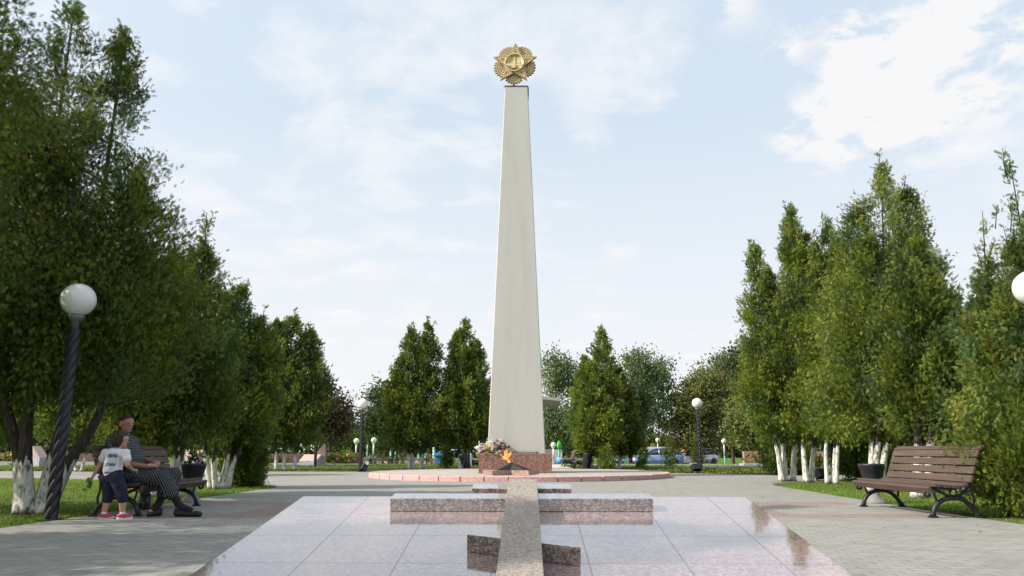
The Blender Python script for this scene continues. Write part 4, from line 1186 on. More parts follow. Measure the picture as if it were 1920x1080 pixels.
far_tree('broadleaf_tree', 'darker tree reaching higher behind the olive rounded tree and the right conifers', 1375, 78, [(1372, 700, 36, 44), (1395, 690, 30, 40), (1350, 730, 40, 50), (1385, 780, 50, 50), (1345, 690, 20, 22)], 79, DARKG + OLIVE[:1], n_clump=130, per=70, leaf=.34, clump_r=.65)
far_tree('broadleaf_tree', 'light olive tree filling the gap above the right granite wall', 1420, 58, [(1400, 800, 36, 34), (1440, 800, 40, 36), (1420, 770, 30, 30)], 80, OLIVE + MIDG[:1], n_clump=95, per=75, leaf=.27, clump_r=.5)
far_tree('broadleaf_tree', 'dark tree behind the right conifers and their white trunks', 1560, 62, [(1540, 800, 60, 34), (1600, 800, 60, 36), (1500, 790, 40, 40)], 81, DARKG, n_clump=100, per=70, leaf=.3, clump_r=.6)
far_tree('broadleaf_tree', 'shady tree far behind the empty bench on the right', 1730, 60, [(1700, 790, 60, 36), (1760, 790, 60, 40), (1820, 790, 60, 44), (1890, 790, 50, 44)], 82, DARKG, n_clump=120, per=70, leaf=.3, clump_r=.6)
far_tree('broadleaf_tree', 'shady tree far behind the near left white trunks', 60, 62, [(30, 790, 60, 40), (100, 780, 60, 44), (-40, 780, 60, 44)], 83, DARKG + MIDG[:1], n_clump=110, per=70, leaf=.3, clump_r=.6)
far_tree('broadleaf_tree', 'shady tree far behind the occupied bench on the left', 300, 66, [(230, 800, 60, 36), (300, 790, 60, 40), (370, 790, 60, 40), (450, 790, 60, 44)], 84, DARKG, n_clump=130, per=70, leaf=.32, clump_r=.6)
far_tree('broadleaf_tree', 'dark tree behind the two conifers left of the obelisk', 830, 80, [(770, 800, 60, 34), (840, 790, 60, 40), (905, 790, 40, 40)], 85, DARKG, n_clump=110, per=70, leaf=.36, clump_r=.7)

# far wood as one mass
rg = np.random.default_rng(9); n_ = 26000
xw = rg.uniform(-170, 190, n_); dz = rg.random(n_)
hh = 5.0 + 1.6 * np.sin(xw * .11) + 1.2 * np.sin(xw * .31 + 1) + rg.normal(size=n_) * .35
Pw = np.stack([xw, 150 + rg.uniform(-5, 5, n_), -.46 + hh * dz ** .7], axis=1)
ax = rg.normal(size=(n_, 3)); sd = np.cross(ax, rg.normal(size=(n_, 3))); sd /= np.linalg.norm(sd, axis=1, keepdims=True); ax /= np.linalg.norm(ax, axis=1, keepdims=True)
V = np.stack([Pw - ax * .6, Pw + sd * .5, Pw + ax * .6, Pw - sd * .5], axis=1)
Cw = np.array(OLIVE + DARKG)[rg.integers(6, size=n_)] * rg.uniform(.8, 1.3, (n_, 1))
tag(quads_mesh('far_woods', V.reshape(-1, 3), np.repeat(Cw, 4, axis=0), M_DECID), 'far wood along the horizon', 'wood', kind='stuff')

# ------------------------------------------------------------------ memorial walls, steles, flower beds
M_WALL = granite('brown_wall_granite', ((0.085, 0.042, 0.038), (0.165, 0.088, 0.078), (0.25, 0.155, 0.14)), 26, 0.4, 0.4, streaks=.3)
M_WALLP = granite('pink_wall_granite', ((0.24, 0.13, 0.10), (0.37, 0.22, 0.175), (0.48, 0.32, 0.27)), 26, 0.5, 0.35, streaks=.3)
M_STEP = granite('pink_stele_granite', ((0.34, 0.22, 0.19), (0.46, 0.33, 0.29), (0.55, 0.43, 0.39)), 26, 0.5, 0.35)
M_GKERB = granite('grey_kerb_granite', ((0.20, 0.21, 0.22), (0.36, 0.37, 0.38), (0.52, 0.53, 0.54)), 30, 0.6, 0.3)
def wall(label, u0, u1, vtop, Y, mat, kerb=None, flowers=None, seed=1):
    a, b_ = D(u0, vtop, Y), D(u1, vtop, Y); h = a.z; L = b_.x - a.x
    o = thing('memorial_wall', label, 'wall', ((a.x + b_.x) / 2, Y, 0), 0, 'low granite memorial walls')
    mb = MB(); npan = max(2, int(L / 1.0))
    for k in range(npan):
        mb.box((-L / 2 + L * (k + .5) / npan, 0, h / 2), (L / npan - .008, .30, h), bevel=.006)
    mb.build('panels', mat, o)
    if kerb:
        ku0, ku1, kv = kerb; kY = Y - .9; p, q = D(ku0, kv, kY), D(ku1, kv, kY)
        cx = (p.x + q.x) / 2 - o.location.x
        mb = MB(); mb.box((cx, -.9, p.z / 2), (q.x - p.x, .16, p.z), bevel=.02); mb.box((cx - (q.x - p.x) / 2 + .08, -.49, p.z / 2), (.16, .64, p.z - .006)); mb.box((cx + (q.x - p.x) / 2 - .08, -.49, p.z / 2), (.16, .64, p.z - .006))
        mb.build('kerb', M_GKERB, o)
    for (fu0, fu1, fh, cols, blo) in (flowers or ()):
        p, q = D(fu0, 860, Y - .5), D(fu1, 860, Y - .5); cx = (p.x + q.x) / 2
        f = thing('flower_bush', 'flowering bush in the bed before %s' % label[0].lower() + label[1:] if False else blo[1], 'bush', (cx, Y - .5, .12), 0, 'flowering bushes in the wall beds')
        n_ = int(90 * (q.x - p.x) / 1.5) + 30
        petals('leaves', (0, 0, fh * .45), ((q.x - p.x) * .8, .45, fh * .8), n_, .11, cols, seed, f)
        if blo[0]: petals('blossoms', (blo[2] * (q.x - p.x), -.1, fh * .8), ((q.x - p.x) * .25, .3, fh * .3), 9, .085, blo[0], seed + 1, f)
    return o
GOLDF = [(0.80, 0.62, 0.08), (0.85, 0.72, 0.2)]
OLV = [(0.10, 0.15, 0.03), (0.16, 0.20, 0.04), (0.06, 0.10, 0.02), (0.12, 0.06, 0.04)]
wall('low brown granite wall with yellow flowers before it, left of the left twisted park lamp', 602, 681, 848.5, 47.5, M_WALL, (608, 672, 869.5), [(608, 632, .42, OLV[2:] + OLV[:1], (None, 'dark green and purple bush at the left end of the bed', 0)), (632, 662, .62, OLV[:3], (GOLDF, 'bush with big yellow flowers before the left brown wall', .2))], 3)
wall('long brown granite wall seen between the near left trunks and the lamp pole', -20, 60, 849, 43, M_WALL, (-20, 46, 865.5), [(2, 36, .5, OLV[:3], (GOLDF, 'yellow green bush behind the kerb at the far left edge', 0))], 5)
wall('brown granite wall glimpsed behind the bench with the seated person', 118, 250, 850, 44, M_WALL, (118, 250, 866), None, 7)
wall('brown granite wall behind the bundle of white trunks', 484, 566, 851, 46, M_WALL, (484, 566, 868.5), [(505, 530, .4, OLV[:3], (RED, 'low bush with red flowers behind the white trunks', 0))], 9)
wall('pinkish granite wall with grey kerb on the right lawn', 1393, 1452, 846, 43, M_WALLP, (1393.5, 1446, 869), [(1406, 1448, .55, [(0.22, 0.26, .05), (0.12, .18, .04), (0.2, .1, .05)], (GOLDF, 'yellow green bush before the right granite wall', 0))], 11)
wall('pinkish granite wall seen between the thin white trunks on the right', 1520, 1600, 846, 36, M_WALLP, (1512, 1600, 869), [(1530, 1556, .45, OLV[:3], (GOLDF, 'small bush with yellow flowers behind the thin white trunks', 0))], 13)
def stele(label, u, vtop, Y, wd, rz, upright=False):
    p = D(u, vtop, Y); o = thing('stone_stele', label, 'stele', (p.x, Y, 0), rz, 'pink stone steles on grey plinths')
    h = p.z; hp = .45 * h
    M_ = Matrix(((0, 0, 1, 0), (1, 0, 0, 0), (0, 1, 0, 0), (0, 0, 0, 1)))
    mb = MB(); mb.box((0, .1, hp / 2), (wd, .70, hp), bevel=.01); mb.build('plinth', M_GKERB, o)
    mb = MB()
    if upright: mb.prism([(-.20, hp), (.42, hp), (.42, h * .82), (.36, h)], -wd * .44, wd * .44, M_)
    else: mb.prism([(-.24, hp), (.45, hp), (.45, h), (.38, h)], -wd / 2, wd / 2, M_)
    mb.build('slanted_panel', M_STEP if not upright else M_STEP, o)
    return o
stele('white edged stele showing its narrow side between the near left trunks', 79, 836, 40, .5, R(70))
stele('pink topped stele on grey plinth behind the left planter', 357, 843, 42, 1.2, R(-8))
stele('pink topped stele on grey plinth left of the dark lamp pole behind the white trunks', 581, 852, 43.5, 1.05, R(-12))
stele('pointed pink stele seen edge on beside the dark lamp pole', 597, 831, 44, .42, R(-78), True)
stele('tall pink stele on grey plinth between the white trunks on the right', 1501, 827, 37, .9, R(6), True)

# rough white stone fence with posts, and sapling shrubs along it
a, b_ = D(684, 861, 50), D(818, 861, 50)
fe = thing('stone_fence', 'low fence of rough white stone with dark posts left of the obelisk', 'fence', ((a.x + b_.x) / 2, 50, gz(50)))
m, t, b = new_mat('rubble_stone'); tcn = t.add('ShaderNodeTexCoord'); vo = t.add('ShaderNodeTexVoronoi'); vo.inputs['Scale'].default_value = 5.5; vo.feature = 'DISTANCE_TO_EDGE'
t.link(tcn.outputs['Object'], vo.inputs['Vector']); vc = t.add('ShaderNodeTexVoronoi'); vc.inputs['Scale'].default_value = 5.5; t.link(tcn.outputs['Object'], vc.inputs['Vector'])
sc = t.add('ShaderNodeSeparateColor'); t.link(vc.outputs['Color'], sc.inputs[0])
c = t.ramp(sc.outputs[0], [(0, (0.24, 0.20, 0.16)), (.5, (0.44, 0.40, 0.34)), (1, (0.60, 0.57, 0.52))])
t.link(t.mix(t.ramp(vo.outputs['Distance'], [(0.02, 1), (0.07, 0)]), c, (0.07, 0.06, 0.05)), b.inputs['Base Color']); b.inputs['Roughness'].default_value = .9
M_RUB = m
L = b_.x - a.x; h = a.z - gz(50)
mb = MB(); mb.box((0, 0, h / 2 - .1), (L, .30, h + .2)); mb.build('stone_infill', M_RUB, fe)
mb = MB(); mb.box((0, 0, h + .03), (L + .1, .38, .06), bevel=.01); mb.build('coping', M_CONC, fe)
for u in (695.5, 735.5, 816):
    p = D(u, 861, 50); mb = MB(); mb.box((p.x - fe.location.x, -.2, h / 2), (.13, .10, h + .1), bevel=.01); mb.build('post', M_IRON if u < 800 else M_CONC, fe)
for i, u in enumerate((705, 717, 729, 745, 757, 799, 803)):
    p = D(u, 868, 48.6)
    mb = MB(); rnd = random.Random(i)
    for k in range(9):
        mb.tube([(0, 0, 0), (rnd.uniform(-.12, .12), rnd.uniform(-.1, .1), .25), (rnd.uniform(-.26, .26), rnd.uniform(-.2, .2), rnd.uniform(.45, .62))], [.012, .01, .004], 4)
    o = thing('sapling_shrub', ['first', 'second', 'third', 'fourth', 'fifth', 'sixth', 'seventh'][i] + ' bare twiggy shrub from the left in front of the white stone fence', 'shrub', (p.x, 48.6, gz(48.6)), 0, 'twiggy shrubs along the stone fence')
    mb.build('twigs', plain('twig', (0.13, 0.10, 0.06), .9), o)
    petals('leaves', (0, 0, .38), (.36, .3, .4), 40, .07, [(0.12, 0.12, 0.04), (0.09, 0.12, .03), (0.16, .11, .05)], i, o)

# ------------------------------------------------------------------ far playground, stage, buildings
def post(label, u, v0, v1, Y, r, mat, name='painted_post', cat='post'):
    p, q = D(u, v0, Y), D(u, v1, Y); h = max(.3, q.z - gz(Y))
    mb = MB(); mb.tube([(p.x, Y, gz(Y)), (p.x, Y, gz(Y) + h)], r, 8); mb.ball((p.x, Y, gz(Y) + h), r * 1.04, 10, 8)
    tag(mb.build(name, mat), label, cat, 'painted posts of the playground')
post('leaning looking pale teal post between the fence lamp posts', 688, 862, 834, 55, .05, plain('pale_teal', (.25, .42, .38), .5))
post('pale blue green post above the stone fence, left of the twin peaked conifer', 732.5, 862, 842, 54, .08, plain('teal_pale', (.22, .50, .50), .5))
post('slim teal post just right of the pale blue green one', 741, 862, 847, 54, .05, M_TEAL)
post('teal post between the forked white trunks of the twin peaked conifer', 784.5, 862, 850, 55, .08, M_TEAL)
post('short thick teal post right of the forked white trunks', 799, 862, 853, 55, .13, M_TEAL)
post('tall pale teal post left of the blue play house', 813, 862, 841, 55, .09, plain('teal_light', (.35, .60, .52), .5))
post('thin red post left of the tall pale teal post', 806.5, 862, 852, 55, .06, M_REDP)
post('tall white post left of the blue car', 1177, 872, 838, 58, .12, M_WHITEP)
post('thin grey pole beside the pale path right of the granite base', 1053.5, 876, 846, 41, .025, M_GREY)
# blue play house
p = D(828, 860, 57)
ph = thing('play_house', 'small bright blue play house behind the lawn left of the obelisk', 'play house', (p.x, 57, gz(57)))
for x, y in ((-.45, -.3), (.45, -.3), (-.45, .3), (.45, .3)):
    mb = MB(); mb.box((x, y, .55), (.08, .08, 1.1), bevel=.01); mb.build('post', M_TEAL, ph)
mb = MB(); mb.prism([(-.62, .95), (.62, .95), (0, 1.35)], -.45, .45, Matrix(((1, 0, 0, 0), (0, 0, 1, 0), (0, 1, 0, 0), (0, 0, 0, 1)))); mb.build('roof', M_BLUEP, ph)
mb = MB(); mb.box((0, .28, .62), (.84, .04, .6), bevel=.01); mb.build('back_panel', M_BLUEP, ph)
mb = MB(); mb.box((0, -.05, .36), (.98, .6, .06), bevel=.01); mb.build('floor_board', plain('aqua', (.1, .5, .5), .5), ph)
# swing seat and table bits
p = D(858, 860, 57)
sw = thing('swing_set', 'grey and blue play frame behind the lawn next to the blue play house', 'play equipment', (p.x, 57, gz(57)))
mb = MB()
for s_ in (-.55, .55): mb.tube([(s_, -.4, 0), (s_, 0, 1.35), (s_, .4, 0)], .04, 6)
mb.tube([(-.6, 0, 1.35), (.6, 0, 1.35)], .04, 6); mb.build('frame', plain('blue_grey', (.3, .38, .5), .5), sw)
mb = MB(); mb.box((0, 0, .55), (.6, .3, .06), bevel=.01); mb.tube([(-.25, 0, .55), (-.25, 0, 1.35)], .012, 5); mb.tube([(.25, 0, .55), (.25, 0, 1.35)], .012, 5); mb.build('swing', plain('swing_blue', (.12, .2, .42), .5), sw)
# open air stage
st = thing('open_air_stage', 'open air stage with flat pale canopy and pink steps behind the obelisk', 'stage', (0, 58, gz(58)))
pr_ = D(1051, 750, 58); pl_ = D(925, 750, 58); sx0, sx1 = pl_.x, pr_.x
zc = pr_.z - gz(58)
mb = MB()
mb.rings([[Vector((sx0, -2.2, zc + .25)), Vector((sx0, 3, zc - .1)), Vector((sx0, 3, zc + .22)), Vector((sx0, -2.2, zc + .58))], [Vector((sx1 - .1, -2.2, zc - .22)), Vector((sx1, 3, zc - .45)), Vector((sx1, 3, zc - .1)), Vector((sx1 - .1, -2.2, zc - .02))]], smooth=False)
mb.build('canopy', plain('canopy_grey', (0.34, 0.34, 0.32), .7, 0, .15, 2), st)
mb = MB()
for x in (sx0 + .4, sx0 + 2, 1.6): mb.tube([(x, 2.4, 0), (x, 2.4, zc)], .12, 10); 
mb.build('column', M_WHITEP, st)
p = D(1062, 846, 58); mb = MB(); mb.box(((sx0 + 4.0) / 2, 2.8, (p.z + .46) / 2), (4.0 - sx0, .2, p.z + .46 + .3)); mb.build('back_wall', plain('stage_wall', (0.50, 0.52, 0.53), .8, 0, .12, 2), st)
mb = MB()
for k in range(4): mb.box(((sx0 + 4.4) / 2 - .25 * k, -1.2 + .4 * k, .12 + .10 * k), (4.4 - sx0 - .5 * k, 2.4, .2 + .2 * k - .01 * k))
mb.build('steps', plain('pink_step', (0.36, 0.22, 0.20), .8, 0, .2, 3), st)
# green tulip-shaped ornament, blue boat
p = D(1048, 832, 55); h = p.z - gz(55)
tu = thing('tulip_ornament', 'green tulip shaped ornament on a teal pole before the pale stage', 'ornament', (p.x, 55, gz(55)))
mb = MB(); mb.tube([(0, 0, 0), (0, 0, h - .35)], .07, 8); mb.build('pole', M_TEAL, tu)
mb = MB(); mb.lathe([(.03, h - .45), (.16, h - .3), (.19, h - .1), (.13, h + .1), (.02, h + .22)], 12, mod=lambda a, z: 1 + .12 * math.cos(3 * a)); mb.build('tulip', M_GREENP, tu)
p = D(1062, 862, 52)
bo = thing('blue_boat', 'small bright blue boat shaped planter beyond the pale path', 'boat', (p.x, 52, gz(52)), R(10))
mb = MB(); rings = []
for i in range(9):
    f = -1 + 2 * i / 8; wd = .38 * (1 - f * f) ** .6 + .02; z1 = .46 + .14 * f * f
    rings.append([Vector((f * .72, -wd, z1)), Vector((f * .66, -wd * .6, .14)), Vector((f * .66, wd * .6, .14)), Vector((f * .72, wd, z1))])
mb.rings(rings, smooth=True); mb.build('hull', M_BLUEP, bo)
mb = MB(); mb.tube([(x, -.40 * (1 - (x / .72) ** 2) ** .6 - .01, .47 + .14 * (x / .72) ** 2) for x in (-.68, -.4, 0, .4, .68)], .035, 6); mb.build('gunwale', plain('pale_blue', (.3, .5, .65), .5), bo)
# flower box on teal legs left of the car
p = D(1160, 858, 56)
fb = thing('flower_box', 'pale blue flower box on teal legs left of the tall white post', 'flower box', (p.x, 56, gz(56)))
mb = MB(); mb.box((0, 0, .72), (1.3, .4, .36), bevel=.02); mb.build('box', plain('sky_blue', (.20, .45, .60), .5), fb)
mb = MB()
for x in (-.55, .55): mb.box((x, 0, .28), (.07, .3, .54))
mb.tube([(.5, -.1, .8), (.5, -.1, 1.45)], .04, 6); mb.build('legs', M_TEAL, fb)
petals('plants', (0, 0, 1.0), (1.2, .4, .25), 90, .12, [(.25, .35, .05), (.4, .4, .08), (.5, .12, .1), (.1, .2, .04)], 3, fb)
# white tent-like trailer with dark cross post
p = D(1186, 846, 76)
tr = thing('white_van', 'white van parked beyond the lawn, partly behind the first small column conifer', 'van', (p.x, 76, -.46), R(0))
def van(o, L, W, H, bodymat):
    M_ = Matrix(((1, 0, 0, 0), (0, 0, 1, 0), (0, 1, 0, 0), (0, 0, 0, 1)))
    mb = MB(); mb.prism([(-L / 2, .35), (L / 2 - .1, .35), (L / 2, .5), (L / 2 - .05, 1.05), (L / 2 - .75, 1.25), (L / 2 - 1.25, H - .1), (L / 2 - 1.5, H), (-L / 2 + .1, H), (-L / 2, H - .15)], -W / 2, W / 2, M_); mb.build('body', bodymat, o)
    gl = plain('dark_glass', (.02, .025, .03), .08, 0, .1)
    mb = MB()
    for s_ in (-1, 1): mb.prism([(L / 2 - 1.35, 1.2), (L / 2 - .85, 1.2), (L / 2 - 1.28, H - .2), (L / 2 - 1.6, H - .2), (L / 2 - 1.6, 1.2)], s_ * (W / 2 + .004) - .01, s_ * (W / 2 + .004) + .01, M_)
    mb.build('side_window', gl, o)
    for x in (-L / 2 + .8, L / 2 - .8):
        for s_ in (-1, 1):
            mb = MB(); mb.tube([(x, s_ * (W / 2 - .18), .32), (x, s_ * (W / 2 + .01), .32)], .32, 18); wh = mb.build('wheel', M_BLACKPL, o)
            mb = MB(); mb.tube([(x, s_ * (W / 2 + .005), .32), (x, s_ * (W / 2 + .02), .32)], .19, 14); mb.build('rim', M_GREY, wh)
van(tr, 4.2, 1.9, 1.9, M_WHITEP)
p = D(1228, 844, 88)
bd = thing('low_kiosk', 'long low cream building with dark window band behind the blue car', 'building', (p.x, 88, -.46))
pk = D(1228, 838.2, 88); hk = pk.z + .46
mb = MB(); mb.box((0, 0, hk * .4), (2.9, 2, hk * .8)); mb.build('wall', plain('cream_wall', (.62, .58, .47), .8), bd)
mb = MB(); mb.box((0, -.2, hk - .25), (3.2, 2.9, .5), bevel=.03); mb.build('roof', plain('cream_fascia', (.68, .63, .50), .7), bd)
mb = MB(); mb.box((0, -1.005, hk * .58), (2.7, .02, .45)); mb.build('window', plain('window_dark', (.03, .035, .04), .1), bd)
p = D(685, 814, 120)
bw = thing('white_building', 'corner of a white building far behind the left twisted park lamp', 'building', (p.x, 122, -.46), R(25))
hw_ = D(685, 810.5, 120).z + .46
mb = MB(); mb.box((0, 0, hw_ / 2), (2.6, 3.5, hw_)); mb.build('wall', M_WHITEP, bw)
mb = MB(); mb.box((0, 0, hw_ + .08), (2.8, 3.7, .16)); mb.build('roof', M_GREY, bw)
mb = MB(); mb.box((.2, -1.76, hw_ * .55), (.8, .02, .9)); mb.build('window', plain('pane_dark', (.05, .06, .07), .1), bw)
# yellow giraffe-like play sculpture and orange seats
p = D(1267, 832, 75); gh = p.z + .46
gi = thing('giraffe_sculpture', 'yellow and brown giraffe play sculpture behind the rear of the blue car', 'sculpture', (p.x, 75, -.46))
mb = MB(); mb.ball((.1, 0, gh * .42), .45, 14, 10, (1.2, .7, .8))
for x in (-.25, .45):
    for y in (-.18, .18): mb.tube([(x, y, 0), (x, y, gh * .42)], .08, 7)
mb.tube(smooth_curve([(-.25, 0, gh * .45), (-.28, 0, gh * .65), (-.22, 0, gh * .9)], 4), [.27, .25, .23, .22, .2, .19, .18, .17, .16], 10)
mb.ball((-.34, 0, gh * .93), .17, 12, 8, (1.5, .9, .9)); mb.build('body', plain('giraffe_paint', (0.66, 0.36, 0.02), .5, 0, .6, 7), gi)
mb = MB()
for s_ in (-.1, .1): mb.tube([(-.2, s_, gh * .97), (-.2 + s_, s_ * 2.6, gh * 1.06)], .035, 6)
mb.build('horn', M_CREAMP, gi)
p = D(1287, 862, 74); 
os_ = thing('spring_rider', 'orange and green spring rider between the two parked cars', 'play equipment', (p.x, 74, -.46))
mb = MB(); mb.tube([(0, 0, 0), (0, 0, .5)], .12, 8); mb.box((0, 0, .8), (.5, .3, .6), bevel=.06); mb.build('base', plain('rider_green', (.08, .45, .30), .5), os_)
mb = MB(); mb.ball((0, 0, 1.25), .3, 14, 10, (1.7, .6, .7)); mb.ball((.35, 0, 1.5), .18, 12, 8); mb.build('seat', M_ORANGE, os_)

# ------------------------------------------------------------------ parked cars
def make_car(label, loc, rz, paint, L=4.2, W=1.72, H=1.46):
    o = thing('parked_car', label, 'car', loc, rz, 'cars parked beyond the lawn')
    mp, t, b = new_mat('car_paint'); tcn = t.add('ShaderNodeTexCoord')
    t.link(t.mix(t.noise(tcn.outputs['Object'], 5, 4), [x * .93 for x in paint], paint), b.inputs['Base Color'])
    b.inputs['Metallic'].default_value = .25; b.inputs['Roughness'].default_value = .28; b.inputs['Coat Weight'].default_value = .6; b.inputs['Coat Roughness'].default_value = .06
    gl = plain('car_glass', (.05, .065, .07), .05, 0, .1, 3, .8)
    # front is -X; lower body as lofted sections
    st_ = [(-L / 2, .30, .60, .58), (-L / 2 + .12, .22, .70, .74), (-L / 2 + .55, .20, .82, .83), (-L / 2 + 1.05, .20, .93, W / 2), (-.4, .20, .95, W / 2), (.9, .20, .97, W / 2), (L / 2 - .45, .22, .98, W / 2 - .03), (L / 2 - .08, .28, .95, W / 2 - .10), (L / 2, .36, .80, W / 2 - .2)]
    mb = MB()
    mb.rings([[Vector((x, -w_ * .88, zb)), Vector((x, -w_, zb + .12)), Vector((x, -w_, (zb + zt) / 2)), Vector((x, -w_ * .97, zt - .07)), Vector((x, -w_ * .88, zt)), Vector((x, w_ * .88, zt)), Vector((x, w_ * .97, zt - .07)), Vector((x, w_, (zb + zt) / 2)), Vector((x, w_, zb + .12)), Vector((x, w_ * .88, zb))] for x, zb, zt, w_ in st_])
    body = mb.build('body', mp, o)
    # cabin: roof and pillars around glass
    ca = [(-1.15, .90, .70), (-.45, H - .10, .60), (-.05, H - .01, .59), (.8, H, .58), (1.45, H - .08, .57), (1.98, .92, .66)]
    mb = MB(); mb.rings([[Vector((x, -.77, .90)), Vector((x, -w_, z)), Vector((x, w_, z)), Vector((x, .77, .90))] for x, z, w_ in ca]); mb.build('glasshouse', gl, o)
    mb = MB()
    mb.rings([[Vector((x, -w_, z)), Vector((x, w_, z)), Vector((x, w_ * .9, z + .025)), Vector((x, -w_ * .9, z + .025))] for x, z, w_ in ca[1:5]])
    for s_ in (-1, 1):
        mb.tube([(-1.2, s_ * .74, .93), (-.46, s_ * .605, H - .09), (-.05, s_ * .595, H), (.8, s_ * .585, H + .01), (1.45, s_ * .575, H - .07), (2.0, s_ * .68, .94)], .042, 7)
        for x0, x1 in ((.12, .10), (1.05, 1.0)): mb.tube([(x0, s_ * .80, .93), (x1, s_ * .60, H - .02)], .05, 6)
    mb.build('roof', mp, o)
    for s_ in (-1, 1):
        mb = MB(); mb.box((-.95, s_ * .92, .99), (.10, .20, .13), bevel=.03); mb.build('mirror', mp, o)
        mb = MB(); mb.box((-L / 2 + .17, s_ * .58, .62), (.16, .30, .15), rot=Matrix.Rotation(R(-18) * s_, 3, 'Z'), bevel=.03); mb.build('headlight', M_GLOBE, o)
        mb = MB(); mb.box((L / 2 - .07, s_ * .66, .80), (.14, .16, .26), bevel=.03); mb.build('tail_light', plain('tail_red', (.45, .05, .07), .2), o)
        for x in (-.15, .78):
            mb = MB(); mb.box((x + .35, s_ * (W / 2 + .012), .82), (.18, .02, .03), bevel=.006); mb.build('handle', M_BLACKPL, o)
        for x in (-L / 2 + .78, L / 2 - .82):
            mb = MB(); mb.lathe([(.18, -.10), (.29, -.10), (.31, -.07), (.31, .07), (.29, .10), (.18, .10)], 24); bmesh.ops.transform(mb.bm, matrix=Matrix.Translation((x, s_ * (W / 2 - .07), .31)) @ Matrix.Rotation(R(90), 4, 'X'), verts=mb.bm.verts)
            wh = mb.build('wheel', M_BLACKPL, o)
            mb = MB(); mb.lathe([(.185, -.03), (.19, .03), (.06, .06), (.01, .06)], 20, mod=lambda a, z: 1 + .03 * math.cos(5 * a)); bmesh.ops.transform(mb.bm, matrix=Matrix.Translation((x, s_ * (W / 2 - .01), .31)) @ Matrix.Rotation(R(90) * s_, 4, 'X'), verts=mb.bm.verts); mb.build('rim', plain('rim_grey', (.4, .41, .42), .35, .6), wh)
            mb = MB(); mb.lathe([(.355, -.005), (.355, .005)], 24); bmesh.ops.transform(mb.bm, matrix=Matrix.Translation((x, s_ * (W / 2 - .0), .32)) @ Matrix.Rotation(R(90), 4, 'X'), verts=mb.bm.verts); mb.build('wheel_arch', M_BLACKPL, o)
    return o
p = D(1230, 860, 62.5); make_car('light blue hatchback parked beyond the lawn behind two small column conifers', (p.x, 62.5, -.445), R(4), (0.22, 0.33, 0.56))
p = D(1310, 860, 68); make_car('pale silver white car parked behind the right twisted park lamp', (p.x, 68, -.445), R(38), (0.66, 0.68, 0.72), L=3.7)

# ------------------------------------------------------------------ people
def blob(name, caps, mat, parent, voxel=.008, smooth=6, fold=0.0):
    """tapered limbs fused into one continuous skin. caps: (p0, p1, r0, r1)"""
    mb = MB()
    for cdef in caps:
        p0, p1, r0, r1 = Vector(cdef[0]), Vector(cdef[1]), cdef[2], cdef[3]
        sc_ = cdef[4] if len(cdef) > 4 else (1, 1, 1)
        mb.ball(p0, r0, 14, 10, sc_); mb.ball(p1, r1, 14, 10, sc_)
        if (p1 - p0).length > 1e-4 and sc_ == (1, 1, 1): mb.tube([p0, p1], [r0, r1], 14)
        elif (p1 - p0).length > 1e-4:
            for q in range(1, 6): mb.ball(p0.lerp(p1, q / 6), r0 + (r1 - r0) * q / 6, 14, 10, sc_)
    o = mb.build(name, None)
    rm = o.modifiers.new('r', 'REMESH'); rm.mode = 'VOXEL'; rm.voxel_size = voxel; rm.use_smooth_shade = True
    sm = o.modifiers.new('s', 'SMOOTH'); sm.factor = .5; sm.iterations = smooth
    bpy.context.view_layer.update()
    me = bpy.data.meshes.new_from_object(o.evaluated_get(bpy.context.evaluated_depsgraph_get()))
    bpy.data.objects.remove(o)
    for f in me.polygons: f.use_smooth = True
    if fold:
        nrm = [v.normal.copy() for v in me.vertices]
        for v, n_ in zip(me.vertices, nrm):
            p = v.co; q = mnoise.noise(Vector((p.x * 7 + p.z * 9, p.y * 8, p.z * 16 - p.x * 8))) + .5 * mnoise.noise(p * 34)
            v.co = p + n_ * q * fold
    me.name = name; me.materials.clear()
    return link_mesh(name, me, mat, parent)

def hand_caps(wrist, aim, up, s=1.0, curl=.5, thumb=1):
    """palm, four unequal bent fingers and a thumb"""
    f = Vector(aim).normalized(); n_ = Vector(up); n_ = (n_ - f * n_.dot(f)).normalized(); sd = f.cross(n_)
    w_ = Vector(wrist); caps = [(w_, w_ + f * .075 * s, .024 * s, .028 * s)]
    for i, (o_, L) in enumerate(((-.03, .062), (-.010, .074), (.011, .070), (.03, .055))):
        b0 = w_ + f * .078 * s + sd * o_ * s
        caps.append((w_ + f * .02 * s + sd * o_ * .7 * s, b0, .013 * s, .0105 * s))
        k = b0 + (f * math.cos(curl * .7) - n_ * math.sin(curl * .7)) * L * .55 * s
        e = k + (f * math.cos(curl * 1.9) - n_ * math.sin(curl * 1.9)) * L * .5 * s
        caps += [(b0, k, .0095 * s, .0085 * s), (k, e, .0085 * s, .0072 * s)]
    t0 = w_ + f * .028 * s - sd * thumb * .028 * s; t1 = t0 + (f * .6 - sd * thumb * .75 - n_ * .2).normalized() * .038 * s
    caps += [(t0, t1, .012 * s, .010 * s), (t1, t1 + (f * .9 - sd * thumb * .25 - n_ * .3).normalized() * .03 * s, .010 * s, .008 * s)]
    return caps

